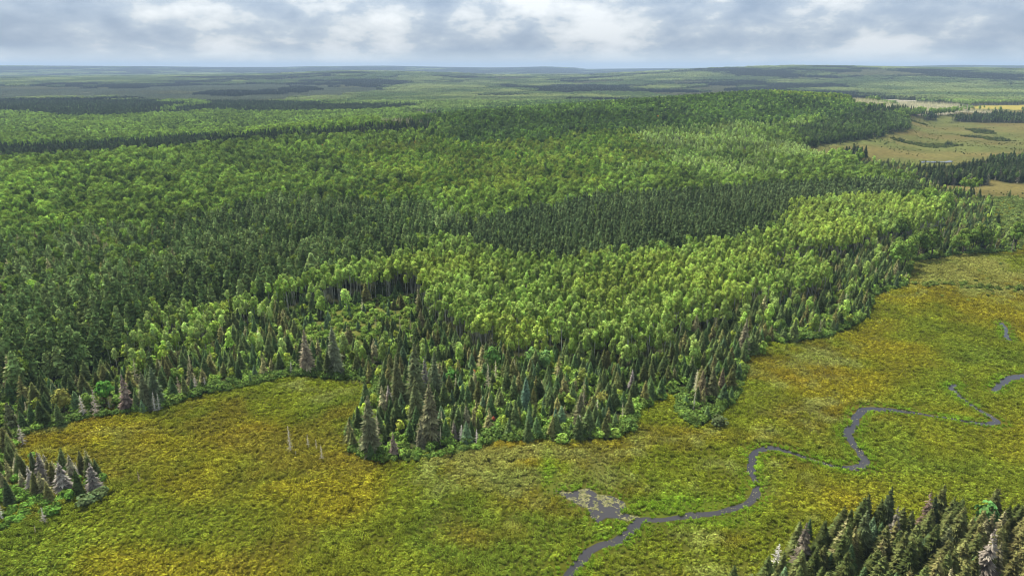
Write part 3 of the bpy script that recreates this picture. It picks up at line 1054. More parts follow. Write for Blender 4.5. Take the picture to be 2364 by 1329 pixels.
def sheet(name, rows, z, label):
    """water surface from left/right bank points"""
    vs, fs = [], []
    for (l, r) in rows:
        vs += [(l[0], l[1], z), (r[0], r[1], z)]
    for i in range(len(rows) - 1):
        fs.append((2 * i, 2 * i + 1, 2 * i + 3, 2 * i + 2))
    return flat(name, vs, fs, label)


def flat(name, vs, fs, label):
    me = bpy.data.meshes.new(name)
    me.from_pydata(vs, [], fs)
    me.materials.append(MAT_WATER)
    me.update()
    o = bpy.data.objects.new(name, me)
    COL.objects.link(o)
    o['kind'] = 'structure'
    o['label'] = label
    return o


for pth, z, lab in zip(PATHS, (0.03, 0.03, 0.03), ('dark stream winding through the marsh', 'bend of the stream at the edge of the marsh', 'short glimpse of a side channel in the upper marsh')):
    tg = np.gradient(pth[:, :2], axis=0)
    tg /= np.linalg.norm(tg, axis=1, keepdims=True)
    nr = np.stack([-tg[:, 1], tg[:, 0]], 1)
    k = np.arange(len(pth))
    wl = pth[:, 2] / 2 * (1 + .5 * (vnoise(k / 3.1, k * 0.0, 5) - .5) + .7 * (vnoise(k / 13.0, k * 0.0, 15) - .5))
    wr = pth[:, 2] / 2 * (1 + .5 * (vnoise(k / 2.7, k * 0.0, 9) - .5) + .7 * (vnoise(k / 11.0, k * 0.0, 19) - .5))
    sheet('stream_water', list(zip((pth[:, :2] + nr * wl[:, None]).tolist(), (pth[:, :2] - nr * wr[:, None]).tolist())), z, lab)
flat('pond_water', [(p[0], p[1], 0.045) for p in PONDW], [tuple(range(len(PONDW)))], 'weedy pond beside the stream')
fp = np.array([ground(u, v) for u, v in FAR_POOL])
flat('pool_water', [(p[0], p[1], 0.6) for p in fp], [tuple(range(len(fp)))], 'bright little pool in the far marsh')

# ------------------------------------------------------------------ scatter the woods
PLANTS = {}          # kind -> list of arrays (x, y, z, scale, tint rgb, zone, dep, u, v)
FIXED = []           # plants placed one by one, with their own label


def jgrid(y0, y1, step, rng, slope=0.80, pad=60):
    """jittered points over the part of the land the view takes in"""
    out = []
    y = y0
    while y < y1:
        w = max(y, 0) * slope + pad
        n = max(1, int(2 * w / step))
        xs = -w + 2 * w * (np.arange(n) + .5) / n + rng.uniform(-.42, .42, n) * step
        out.append(np.stack([xs, y + rng.uniform(-.42, .42, n) * step], 1))
        y += step
    p = np.concatenate(out)
    return p[:, 0], p[:, 1]


def put(key, x, y, z, s, t, zone, dep, u, v):
    if len(x):
        PLANTS.setdefault(key, []).append(np.column_stack([x, y, z, s, t, zone, dep, u, v]))


def mixc(a, b, w):
    return np.asarray(a)[None, :] * (1 - w[:, None]) + np.asarray(b)[None, :] * w[:, None]


GAIN = np.array([1.72, 1.78, 1.36])
C_SPRUCE = (0.060, 0.080, 0.034)
C_SPRUCE_BROWN = (0.118, 0.108, 0.044)
C_SPRUCE_GREY = (0.185, 0.165, 0.110)
C_FIR = (0.058, 0.090, 0.038)
C_FIR_BLUE = (0.078, 0.112, 0.070)
C_PINE = (0.076, 0.108, 0.040)
C_PINE_PALE = (0.126, 0.160, 0.066)
C_REDPINE = (0.064, 0.088, 0.040)
C_ASPEN = (0.162, 0.228, 0.050)
C_ASPEN_PALE = (0.220, 0.268, 0.108)
C_ASPEN_YEL = (0.225, 0.262, 0.052)
C_MAPLE = (0.080, 0.118, 0.030)
C_MAPLE_BRIGHT = (0.120, 0.172, 0.034)
C_MAPLE_DARK = (0.056, 0.088, 0.030)
C_MAPLE_YEL = (0.132, 0.165, 0.030)
C_DEAD = (0.36, 0.33, 0.29)
C_SHRUB = (0.070, 0.115, 0.026)
C_SHRUB_PALE = (0.14, 0.19, 0.045)


def forest_band(y0, y1, step, rng, lod):
    x, y = jgrid(y0, y1, step, rng)
    z = terrain(x, y)
    zone, u, v, dep = classify(x, y, z)
    k = len(x)
    r1, r2, r3, r4 = rng.random(k), rng.random(k), rng.random(k), rng.random(k)
    n = fbm(x, y, 45, 3, 401)
    n2 = fbm(x, y, 14, 2, 402)
    keepers = rng.random(k)
    fm = 'maple' if lod == 0 else 'far_maple'
    fa = 'aspen' if lod == 0 else 'far_aspen'
    fp_ = 'pine' if lod == 0 else 'far_pine'
    fr = 'red_pine' if lod == 0 else 'far_pine'
    fs = 'spruce' if lod == 0 else 'far_conifer'
    ff = 'fir' if lod == 0 else 'far_conifer'
    fd = 'dead' if lod == 0 else 'far_dead'
    ft = 'thin_spruce' if lod == 0 else 'far_conifer'
    a2 = step * step

    def go(mask, key, smin, smax, tint, spacing):
        """thin the dense candidate grid to the spacing of this kind"""
        m = mask & (keepers < a2 / (spacing * spacing))
        q = np.nonzero(m)[0]
        if len(q) == 0:
            return
        s = smin + (smax - smin) * r3[q]
        grp = .82 + .4 * sstep(.25, .75, fbm(x[q], y[q], 55, 3, 451))
        grp = np.where(np.isin(zone[q], [Z['aspen'], Z['red_pine'], Z['birch_strip']]), .55 + .45 * grp, grp)
        grp = np.where(np.isin(zone[q], [Z[h_] for h_ in ('hardwood', 'bright_wood', 'yellow_wood', 'pale_aspen')]), grp * 1.1, grp)
        t = tint[q] * ((0.62 + .70 * r4[q]) * grp)[:, None] * GAIN
        put(key, x[q], y[q], z[q], s, t, zone[q], dep[q], u[q], v[q])

    def has(*names):
        return np.isin(zone, [Z[q] for q in names])

    w_n = sstep(.3, .7, n * .6 + r2 * .4)
    # --- hardwoods
    hw = has('hardwood')
    go(hw & (r1 < .93), fm, .5, 1.12, mixc(C_MAPLE, C_MAPLE_BRIGHT, w_n), 5.6)
    go(hw & (r1 >= .93) & (r1 < .985), fa, .8, 1.1, mixc(C_ASPEN, C_MAPLE_BRIGHT, w_n), 5)
    hill_ = has('hardwood', 'bright_wood', 'yellow_wood', 'dark_wood')
    go(hill_ & (r4 < .03 + .08 * sstep(.55, .75, n2)), fp_, .6, 1.05, mixc((.05, .07, .028), C_PINE, r2), 5)
    go(hill_ & (r4 > .955), fa, .75, 1.1, mixc(C_MAPLE, C_ASPEN, r2) * .8, 4.5)
    go(hill_ & (r4 > .985), fd, .9, 1.5, mixc((.3, .27, .24), (.2, .18, .15), r2), 5)
    bw = has('bright_wood')
    go(bw & (r1 < .96), fm, .5, 1.12, mixc(C_MAPLE, (.125, .182, .036), sstep(.15, .6, w_n)), 5.6)
    yw = has('yellow_wood')
    go(yw & (r1 < .97), fm, .6, .95, mixc((.082, .130, .020), C_MAPLE_YEL, sstep(.25, .8, w_n)), 5.2)
    dw = has('dark_wood')
    go(dw, fm, .62, .95, mixc(C_MAPLE_DARK, (.075, .125, .024), sstep(.3, .9, w_n)), 5.4)
    # a few trees already turning
    go(has('yellow_wood', 'hardwood', 'dark_wood') & (r1 >= .9975) & (y < 1200) & (y > 420), fm, .5, .75, mixc((.42, .17, .03), (.34, .24, .03), r2), 5)
    pa = has('pale_aspen')
    go(pa & (r1 < .8), fa, .7, .95, mixc((.13, .185, .045), C_ASPEN_PALE, w_n), 4.4)
    go(pa & (r1 >= .8), fm, .6, .9, mixc(C_MAPLE, C_MAPLE_YEL, w_n), 6)
    fz = has('far_aspen')
    go(fz & (r1 < .55 + .5 * (n - .5)), fa, .7, 1.0, mixc((.12, .175, .05), (.19, .235, .075), w_n), 5)
    go(fz & (r1 >= .55) & (r1 < .85), fm, .6, .95, mixc(C_MAPLE, C_MAPLE_BRIGHT, w_n), 7)
    go(fz & (r1 >= .85), fs, .6, 1.0, mixc(C_SPRUCE, C_SPRUCE_BROWN, r2), 6)
    # --- planted pines
    pz = has('pine')
    go(pz & (r1 < .9), fp_, .55, 1.2, mixc(C_PINE, C_PINE_PALE, sstep(.35, .95, w_n)), 4.1)
    go(pz & (r1 >= .9) & (r1 < .965), fm, .6, .85, mixc(C_MAPLE_BRIGHT, C_MAPLE_YEL, r2 * .4), 4.5)
    go(pz & (r1 >= .965) & (r1 < .985), ft, .9, 1.2, mixc(C_SPRUCE_BROWN, C_SPRUCE_GREY, r2), 4.5)
    mp = has('mixed_pine')
    go(mp & (r1 < .5), fp_, .7, 1.1, mixc(C_PINE, C_PINE_PALE, w_n), 4.6)
    go(mp & (r1 >= .5) & (r1 < .85), fm, .65, .95, mixc(C_MAPLE, (.125, .18, .036), w_n), 6.2)
    go(mp & (r1 >= .85) & (r1 < .95), ft, .95, 1.3, mixc(C_SPRUCE_BROWN, C_SPRUCE_GREY, r2), 5)
    go(mp & (r1 >= .95), fd, .9, 1.4, mixc(C_DEAD, (.25, .22, .19), r2), 6)
    rz = has('red_pine')
    go(rz & (r1 < .9), fr, .7, 1.1, mixc(C_REDPINE, (.086, .112, .050), w_n), 3.3)
    go(rz & (r1 >= .9) & (r1 < .95), ft, .7, 1.1, mixc(C_SPRUCE, C_SPRUCE_BROWN, r2), 4)
    go(rz & (r1 >= .95) & (n > .45), fa, .6, .95, mixc(C_ASPEN, C_MAPLE_BRIGHT, r2), 3)
    go(rz & (r4 > .9) & (n2 > .5), fm, .5, .85, mixc(C_MAPLE, C_MAPLE_BRIGHT, r2), 4)
    # --- aspens
    az = has('aspen')
    wy = sstep(.45, .75, n + .25 * np.exp(-((u - 1750) / 350) ** 2) * np.exp(-((v - 600) / 90) ** 2))
    ta = mixc(C_ASPEN, C_ASPEN_PALE, r2 * .55) * (1 - wy[:, None] * .6) + np.array(C_ASPEN_YEL)[None, :] * wy[:, None] * .6
    # darker tint in a band through the middle of the stand
    tr_ = np.exp(-((v - (655 + .05 * (u - 1300))) / 16) ** 2) * np.exp(-((u - 1330) / 190) ** 2)
    ta = ta * (1 - .5 * tr_[:, None]) + np.array([.07, .11, .025])[None, :] * .5 * tr_[:, None]
    stems = np.exp(-((u - 830) / 210) ** 2) + np.exp(-((u - 1085) / 55) ** 2) > .5
    edge_ = (v > 668 + 55 * fbm(x, y, 30, 2, 404)) & ~stems
    low = az & edge_ & (r1 < .55) if lod == 0 else az & False
    go(low, 'low_aspen', .6, 1.1, ta, 3.3)
    go(az & (r1 > .97), fs, .8, 1.15, mixc(C_SPRUCE, C_SPRUCE_BROWN, r2), 3)
    az = az & ~low
    go(az, fa, .62, 1.1, ta, 2.75)
    bs = has('birch_strip')
    go(bs & (r1 < .55), fa, .55, .85, mixc(C_ASPEN, C_ASPEN_PALE, r2), 3.2)
    go(bs & (r1 >= .55) & (r1 < .85), 'young_leafy' if lod == 0 else fm, .8, 1.3, mixc(C_MAPLE_BRIGHT, C_ASPEN_YEL, r2 * .6), 3.6)
    go(bs & (r1 >= .85), fp_, .6, .9, mixc(C_PINE, C_PINE_PALE, r2), 4)
    # --- front spruce belt
    sz = has('front_spruce', 'wedge')
    right = u > 1650
    go(sz & (r1 < .36), fs, .40, .84, mixc(C_SPRUCE, C_SPRUCE_BROWN, sstep(.55, 1.0, n2 * .6 + r2 * .5)), 3.6)
    go(sz & (r1 >= .36) & (r1 < .60), ff, .32, .74, mixc(C_FIR, C_FIR_BLUE, sstep(.6, 1, r2)), 3.4)
    go(sz & (r1 >= .60) & (r1 < .68), ft, .42, .85, mixc(C_SPRUCE_BROWN, C_SPRUCE_GREY, r2 ** 1.6), 3.5)
    go(sz & (r1 >= .68) & (r1 < .85), 'young_leafy' if lod == 0 else fm, .35, .75, mixc(C_MAPLE, C_ASPEN_YEL, sstep(.2, 1., r2)), 3.6)
    go(sz & (r1 >= .85) & (r1 < .93) & (v < 860), 'low_aspen' if lod == 0 else fa, .5, .95, mixc(C_ASPEN, C_ASPEN_PALE, r2), 3.2)
    go(sz & (r1 >= .93) & (r1 < .955), fd, .5, 1.1, mixc(C_DEAD, (.22, .19, .16), r2), 4)
    go(sz & (r4 > .55), 'shrub', .8, 1.7, mixc(C_SHRUB, C_SHRUB_PALE, r2 * .7), 2.4)
    # --- the clearing
    cz = has('clearing')
    go(cz & (r1 < .6), 'shrub', .6, 1.3, mixc(C_SHRUB_PALE, C_SHRUB, r2), 2.6)
    go(cz & (r1 >= .6) & (r1 < .75), ff, .18, .5, mixc(C_FIR, C_FIR_BLUE, r2), 3.4)
    go(cz & (r1 >= .75) & (r1 < .8), fd, .3, .8, mixc(C_DEAD, (.25, .2, .16), r2), 4)
    # --- corner stand
    co = has('corner_spruce')
    wb = np.clip(sstep(1950, 2400, u) * sstep(1180, 1360, v) * .85 + (r2 - .5) * .7, 0, 1)
    go(co & (r1 < .62), fs, .68, 1.1, mixc((.058, .070, .026), (.118, .104, .048), wb), 3.45)
    go(co & (r1 >= .62) & (r1 < .72) & (u > 1900), ft, .8, 1.15, mixc((.10, .088, .042), (.19, .168, .12), wb), 3.7)
    go(co & (r1 >= .72) & (r1 < .86), ff, .5, .8, mixc(C_FIR, C_FIR_BLUE, r2), 3.4)
    go(co & (r1 >= .80), 'shrub', .8, 1.6, mixc(C_SHRUB, C_SHRUB_PALE, r2 * .5), 2.6)
    sr = has('shrub_rim')
    go(sr & (r1 < .6), 'shrub', .6, 1.4, mixc(C_SHRUB, (.06, .09, .025), r2), 2.4)
    go(sr & (r1 >= .6) & (r1 < .72), ff, .3, .7, mixc(C_FIR, C_SPRUCE, r2), 3)
    lc = has('left_clump')
    go(lc & (r1 < .34) & (v < 1165), fs, .4, .68, mixc(C_SPRUCE, C_SPRUCE_BROWN, r2), 3.2)
    go(lc & (r1 >= .34) & (r1 < .5) & (v < 1165), ft, .42, .72, mixc(C_SPRUCE_BROWN, (.2, .18, .15), r2), 3.2)
    go(lc & (r1 >= .5) & (r1 < .53), fd, .45, .85, mixc((.26, .24, .21), (.2, .18, .155), r2), 3.2)
    go(lc & (r1 >= .53), 'shrub', .7, 1.4, mixc(C_SHRUB, (.08, .15, .03), r2), 2.4)
    # --- conifer blocks
    dc = has('dark_conifer')
    go(dc & (r1 < .5), fs, .65, 1.2, mixc((.032, .042, .022), (.040, .052, .028), r2), 4.0)
    go(dc & (r1 >= .5) & (r1 < .75), fp_, .6, 1.05, mixc((.040, .060, .028), (.034, .046, .024), r2), 4.2)
    go(dc & (r1 >= .75) & (r1 < .88), ft, .7, 1.05, mixc((.07, .062, .045), (.15, .135, .115), r2), 4.4)
    go(dc & (r1 >= .95), fd, .8, 1.3, mixc((.26, .24, .22), (.2, .18, .165), r2), 5)
    go(dc & (r1 >= .88), fm, .5, .8, mixc(C_MAPLE_DARK, C_MAPLE, r2), 5.5)
    fl = has('flank')
    go(fl & (r1 < .55), fm, .45, .85, mixc(C_MAPLE_DARK, C_MAPLE, r2), 6)
    go(fl & (r1 >= .55) & (r1 < .8), fs, .6, 1.1, mixc(C_SPRUCE, C_PINE, r2), 4.5)
    go(fl & (r1 >= .8), fp_, .6, .95, mixc(C_PINE, C_SPRUCE, r2), 4.6)
    dg = has('dead_grey')
    go(dg & (r1 < .45), fd, .8, 1.3, mixc((.3, .28, .25), (.22, .2, .18), r2), 4.4)
    go(dg & (r1 >= .45) & (r1 < .75), fs, .6, 1.0, mixc(C_SPRUCE, C_SPRUCE_BROWN, r2), 5)
    bs_ = has('bare_stems')
    go(bs_ & (r1 < .8), fd, .5, .95, mixc((.4, .37, .31), (.3, .27, .22), r2), 4.6)
    bo = has('bog')
    go(bo & (r1 < .7), fd, .3, .7, mixc((.2, .175, .14), (.16, .14, .11), r2), 6)
    go(bo & (r1 >= .7) & (n > .52), fs, .3, .6, mixc(C_SPRUCE, C_SPRUCE_BROWN, r2), 7)
    fmz = has('far_marsh')
    go(fmz & (r1 < .25) & (n > .52) & (v < 335) & (u < 2170), fs, .15, .45, mixc(C_SPRUCE, C_PINE, r2), 7)
    go(fmz & (r1 > .5) & (n2 * .4 + n * .6 > .56), 'shrub', .25, .8, mixc((.05, .06, .022), (.08, .085, .03), r2), 6.5)
    isl = fbm(x, y, 70, 2, 460)
    go(fmz & (isl > .80), fs, .3, .7, mixc((.035, .046, .022), C_SPRUCE, r2), 6)
    go(fmz & (isl > .74) & (v < 430), 'shrub', .5, 1.4, mixc((.045, .06, .02), (.07, .08, .028), r2), 4)
    al = has('alder')
    go(al & (r1 < .95), 'shrub', .6, 1.25, mixc((.075, .105, .035), (.11, .135, .045), r2), 3.0)
    go(al & (r1 >= .97), fs, .35, .7, mixc(C_SPRUCE, C_SPRUCE_BROWN, r2), 6)
    # lone shrubs on the open marsh and the dark line of willows across it
    mz = has('marsh')
    line = np.exp(-((v - (664 + 6 * np.sin(u / 60))) / 5) ** 2) * sstep(2080, 2130, u) * (n2 > .42)
    go(mz & (r1 < line * .9), 'shrub', .7, 1.2, mixc((.06, .085, .02), (.09, .11, .03), r2), 2.6)
    go(mz & (u > 1900) & (v < 700) & (r1 > .9) & (n2 > .5), 'shrub', .3, .8, mixc((.07, .10, .025), (.10, .12, .03), r2), 3.6)


rng0 = np.random.default_rng(2024)
forest_band(95, 640, 2.4, rng0, 0)
forest_band(640, 1150, 3.4, rng0, 0)
forest_band(1150, 2400, 4.2, rng0, 1)


# shrub rim where forest meets marsh: along the outline of the marsh
def rim():
    rng = np.random.default_rng(31)
    edge = dict((n, p) for n, p in PAINT if n == 'marsh')['marsh'][1:-3]
    pts = []
    for (u1, v1), (u2, v2) in zip(edge[:-1], edge[1:]):
        x1, y1 = ground(u1, v1)
        x2, y2 = ground(u2, v2)
        L = math.hypot(x2 - x1, y2 - y1)
        for k in range(int(L / 0.85) + 1):
            t = rng.random()
            off = rng.normal(0, 1.5)
            pts.append((x1 + (x2 - x1) * t + off * (y2 - y1) / max(L, .1) * .6, y1 + (y2 - y1) * t + abs(off) * .9 - .8))
    for (u1, v1), (u2, v2) in zip(edge[:-1], edge[1:]):
        x1, y1 = ground(u1, v1)
        x2, y2 = ground(u2, v2)
        L = math.hypot(x2 - x1, y2 - y1)
        for k in range(int(L / 0.9) + 1):
            t = rng.random()
            pts.append((x1 + (x2 - x1) * t + rng.normal(0, 1.0), y1 + (y2 - y1) * t + rng.uniform(.5, 6.5)))
    p = np.array(pts)
    z = terrain(p[:, 0], p[:, 1])
    u, v, dep = project(p[:, 0], p[:, 1], z)
    r = rng.random(len(p))
    big_ = sstep(.35, .6, fbm(p[:, 0], p[:, 1], 15, 2, 55))
    put('shrub', p[:, 0], p[:, 1], z, (.55 + .75 * r) * (.6 + .6 * big_), mixc(C_SHRUB, (.10, .15, .03), rng.random(len(p))) * (1.0 + .5 * r[:, None]), np.full(len(p), Z['shrub_rim']), dep, u, v)


rim()


def fixed(key, u, v, hpx, tint, label, group=None, width=1.0):
    """a plant that stands out: base at pixel (u, v) on level ground, hpx tall in the photograph"""
    x, y = ground(u, v)
    dep = y * CP + CAM_H * SP
    h = hpx * dep / FPX / math.cos(math.atan2(CAM_H, y))
    FIXED.append(dict(key=key, x=x, y=y, s=h / KINDS[key]['height'], tint=tint, label=label, group=group, w=width, u=u, v=v))


q6 = lambda x, y: (x / 2.421, 780 + y / 2.421)
q7 = lambda x, y: (780 + x / 2.421, 780 + y / 2.421)
q8 = lambda x, y: (1564 + x / 2.421, 780 + y / 2.421)
GREYW, TANW = (.40, .37, .34), (.27, .21, .175)
fixed('dead', 671, 1044, 60, GREYW, 'tallest of the bare grey snags standing alone in the golden marsh')
fixed('dead', 712, 1034, 32, GREYW, 'thin bare snag just behind the tallest lone marsh snag')
fixed('dead', 731, 1037, 24, GREYW, 'small leaning grey snag in the middle of the lone marsh snags')
fixed('dead', 743, 1062, 34, GREYW, 'bushy grey snag nearest the camera of the lone marsh snags')
fixed('dead', 683, 1052, 12, GREYW, 'broken grey stub at the foot of the tallest marsh snag')
fixed('dead', 322, 1112, 26, TANW, 'little bare stick tree alone in the marsh beside the shrub patch')
fixed('dead', *q6(470, 442), 50, (.46, .43, .40), 'pale grey dead spruce at the marsh edge, widest of its pair', width=1.5)
fixed('dead', *q6(540, 436), 60, (.36, .31, .28), 'brown-grey dead spruce beside the pale widest snag at the marsh edge', width=1.3)
fixed('thin_spruce', *q6(715, 396), 80, (.25, .19, .16), 'rusty grey dead spruce with a full pointed crown at the marsh edge')
fixed('young_leafy', *q6(602, 380), 58, (.09, .24, .02), 'vivid green maple between the grey snags at the marsh edge')
fixed('young_leafy', *q6(365, 425), 55, (.26, .26, .03), 'yellowing young birch near the left end of the marsh edge')
fixed('dead', *q6(615, 402), 28, (.38, .34, .31), 'low grey snag under the vivid green maple')
fixed('spruce', *q6(820, 392), 84, (.10, .105, .06), 'olive spruce with a bare lower stem beside the rusty dead spruce')
fixed('spruce', *q6(878, 380), 92, (.085, .105, .06), 'tall olive spruce behind the bleached bare stems')
fixed('dead', *q6(868, 412), 46, (.5, .48, .45), 'bleached bare stem, front of the cluster under the olive spruces')
fixed('dead', *q6(892, 408), 42, (.47, .45, .42), 'bleached bare stem behind the cluster front under the olive spruces')
fixed('dead', *q6(1010, 332), 50, (.33, .27, .20), 'forked tan snag at the marsh edge right of the olive spruces')
fixed('dead', *q6(1095, 302), 36, (.42, .38, .35), 'bushy grey snag in the shrubs right of the forked tan snag', width=1.5)
fixed('dead', *q6(1150, 288), 30, (.40, .36, .34), 'small grey snag beside the bushy grey snag in the shrubs', width=1.4)
fixed('old_spruce', *q6(1722, 200), 100, (.20, .165, .13), 'broad dying beige spruce behind the head of the left meadow')
fixed('old_spruce', *q6(1880, 205), 112, (.13, .14, .095), 'tall grey-green spruce beside the broad dying beige spruce')
fixed('dead', *q6(1630, 215), 36, (.42, .40, .36), 'slim pale snag standing in front of the broad dying spruce')
fixed('dead', *q6(60, 628), 42, (.37, .34, .30), 'dome-shaped grey snag at the far end of the left shoreline', width=1.7)
fixed('dead', *q6(130, 596), 46, (.36, .33, .29), 'wide grey snag next to the dome-shaped snag on the left shoreline', width=1.8)
fixed('pine', *q6(75, 520), 62, (.13, .14, .07), 'olive pine rising behind the grey snags of the left shoreline')
fixed('thin_spruce', *q6(190, 864), 60, (.30, .27, .24), 'grey dead spruce at the front of the lower left clump', width=1.2)
fixed('thin_spruce', *q6(252, 836), 80, (.21, .185, .16), 'brown-grey half bare spruce, tallest in the lower left clump')
fixed('spruce', *q6(205, 800), 66, (.06, .068, .035), 'dark green spruce behind the dead ones in the lower left clump')
fixed('thin_spruce', *q6(360, 852), 62, (.31, .28, .245), 'broad grey dead spruce in the middle of the lower left clump', width=1.6)
fixed('spruce', *q6(445, 884), 60, (.045, .06, .022), 'small dark green spruce between two grey dead spruces of the lower left clump')
fixed('thin_spruce', *q6(528, 852), 62, (.25, .225, .195), 'grey dead spruce at the right end of the lower left clump', width=1.3)
fixed('dead', *q6(515, 840), 62, (.07, .07, .04), 'dark spiky spruce top behind the last grey dead spruce', width=.7)
fixed('dead', *q6(440, 790), 40, (.42, .40, .36), 'pale snag standing behind the lower left clump')
fixed('dead', *q6(250, 1035), 36, (.40, .36, .33), 'bleached snag in the shrubs in front of the lower left clump', width=1.4)
fixed('dead', *q6(250, 880), 28, (.45, .42, .40), 'white forked snag at the foot of the lower left clump', width=1.4)
fixed('spruce', *q6(60, 930), 60, (.05, .065, .03), 'dark spruce at the left frame edge of the lower left clump')
fixed('dead', *q6(12, 1020), 46, (.42, .40, .38), 'pale dead spruce cut by the left frame edge above the shrubs', width=1.4)
fixed('dead', *q6(200, 1085), 16, (.38, .33, .30), 'tiny grey stick in the shrubs below the lower left clump')
# the point
fixed('old_spruce', *q7(185, 642), 130, (.125, .125, .075), 'large grey-green spruce at the outer tip of the wooded point')
fixed('thin_spruce', *q7(290, 412), 62, (.30, .26, .235), 'grey dead spruce at the inner end of the left meadow')
fixed('old_spruce', *q7(345, 395), 122, (.105, .11, .055), 'tall olive spruce behind the grey dead spruce on the point')
fixed('old_spruce', *q7(438, 400), 150, (.10, .11, .058), 'tallest spruce of the wooded point, olive and full')
fixed('spruce', *q7(440, 490), 106, (.095, .105, .05), 'olive spruce in front of the tallest spruce of the point')
fixed('thin_spruce', *q7(492, 330), 92, (.25, .225, .21), 'bleached grey spruce beside the tallest spruce of the point', width=.8)
fixed('old_spruce', *q7(545, 345), 108, (.10, .115, .068), 'olive spruce to the right of the bleached grey spruce on the point')
fixed('spruce', *q7(520, 572), 128, (.125, .115, .072), 'narrow brown-tipped spruce in the middle of the wooded point')
fixed('thin_spruce', *q7(465, 612), 62, (.16, .155, .095), 'small thin spruce below the narrow brown-tipped spruce')
fixed('thin_spruce', *q7(315, 655), 54, (.235, .185, .15), 'brown half dead spruce beside the large spruce at the point tip')
fixed('young_leafy', *q7(350, 545), 36, (.36, .40, .02), 'bright lemon yellow sapling near the tip of the wooded point')
fixed('dead', *q7(690, 580), 40, (.48, .45, .42), 'bleached grey snag at the shore of the point, wider of its pair', width=1.4)
fixed('dead', *q7(776, 584), 32, (.48, .44, .42), 'small bleached snag at the shore of the point, right of the wider one', width=1.3)
fixed('thin_spruce', *q7(652, 566), 44, (.21, .185, .15), 'small brown spruce beside the bleached snags on the point')
fixed('spruce', *q7(725, 520), 60, (.16, .15, .10), 'grey-brown spruce behind the pair of bleached shore snags')
fixed('spruce', *q7(1350, 500), 80, (.105, .10, .06), 'brown spruce rising over the bare grey tree in the shore shrubs')
fixed('dead', *q7(1350, 540), 48, (.42, .39, .35), 'bare grey tree among the shore shrubs of the front belt', width=1.2)
fixed('thin_spruce', *q7(1640, 285), 46, (.30, .26, .25), 'pinkish grey dead spruce at the shore of the front belt')
fixed('fir', *q7(1050, 400), 74, (.085, .135, .10), 'blue-green fir standing out in the middle of the front belt')
fixed('fir', *q7(1215, 500), 46, (.075, .125, .09), 'small blue-green fir in the shrubs of the front belt')
fixed('young_leafy', *q7(1365, 285), 46, (.20, .24, .025), 'yellow-green round tree among the dark spruces of the front belt')
fixed('young_leafy', *q7(1475, 400), 42, (.24, .24, .03), 'yellowish young tree near the shore of the front belt')
fixed('young_leafy', *q7(640, 280), 50, (.09, .21, .02), 'vivid green leafy tree behind the tall spruces of the point')
fixed('young_leafy', *q7(868, 190), 56, (.11, .235, .03), 'bright green round tree at the foot of the aspens')
fixed('young_leafy', *q7(1085, 180), 52, (.13, .25, .04), 'broad light green tree, left of its pair at the aspen foot')
fixed('young_leafy', *q7(1160, 200), 54, (.14, .255, .05), 'broad light green tree, right of its pair at the aspen foot')
fixed('young_leafy', *q7(760, 225), 20, (.46, .13, .03), 'orange-red maple sapling deep in the front belt')
fixed('young_leafy', *q7(870, 470), 14, (.42, .09, .04), 'tiny red sapling in the shrubs of the front belt')
fixed('young_leafy', *q7(390, 455), 16, (.45, .25, .03), 'low orange sapling behind the lemon yellow sapling')
fixed('young_leafy', 1095, 705, 30, (.38, .10, .04), 'small red-brown tree in front of the bright aspens')
# the tongue of spruces at the right of the front belt
fixed('spruce', *q8(130, 340), 66, (.12, .095, .06), 'brown spruce at the tip of the spruce tongue in the marsh')
fixed('spruce', *q8(190, 330), 70, (.085, .085, .045), 'olive brown spruce in the middle of the spruce tongue in the marsh')
fixed('dead', *q8(90, 405), 44, (.40, .37, .34), 'bleached stem at the near end of the spruce tongue', width=.9)
fixed('spruce', *q8(245, 290), 52, (.11, .085, .06), 'reddish brown spruce at the right side of the spruce tongue')
fixed('old_spruce', *q8(362, 90), 84, (.155, .135, .095), 'broad grey-brown spruce standing at the edge of the right marsh')
fixed('shrub', *q8(228, 490), 18, (.075, .10, .03), 'round lone bush in the marsh off the spruce tongue', width=1.3)
fixed('shrub', *q6(478, 930), 21, (.10, .15, .045), 'round pale bush in the marsh right of the lower left clump', width=1.2)
fixed('shrub', *q6(560, 890), 15, (.075, .11, .03), 'low dark bush behind the round pale bush in the marsh', width=1.8)
# bottom right corner
fixed('dead', *q8(545, 1310), 62, (.50, .47, .45), 'bleached tangled dead tree at the left end of the corner stand', width=2.0)
fixed('young_leafy', *q8(1700, 1110), 76, (.085, .20, .035), 'bright green leafy tree among the corner spruces')
fixed('thin_spruce', *q8(690, 1290), 100, (.155, .13, .10), 'grey-brown spruce right of the bleached tangled dead tree')
fixed('fir', *q8(725, 1120), 44, (.05, .075, .04), 'small dark fir poking out of the shrubs before the corner stand')
fixed('spruce', *q8(1030, 1100), 90, (.05, .06, .028), 'dark green spruce, leftmost spire on the back edge of the corner stand')
fixed('spruce', *q8(1140, 1100), 102, (.042, .052, .026), 'dark double-topped spruce on the back edge of the corner stand')
fixed('thin_spruce', *q8(1365, 1130), 104, (.19, .135, .105), 'reddish brown spruce on the back edge of the corner stand')
fixed('spruce', *q8(1410, 1100), 86, (.04, .05, .025), 'dark spruce right beside the reddish brown spruce of the corner stand')
fixed('spruce', *q8(1010, 1240), 106, (.062, .072, .036), 'olive spruce in front of the leftmost spire of the corner stand')
fixed('thin_spruce', *q8(1190, 1180), 92, (.16, .145, .115), 'grey half dead spruce in the middle of the corner stand')
fixed('spruce', *q8(1480, 1330), 104, (.075, .08, .042), 'wide olive spruce in the middle of the corner stand', width=1.15)
fixed('thin_spruce', *q8(1690, 1400), 124, (.26, .225, .19), 'pale grey dead spruce at the bottom frame edge of the corner stand')

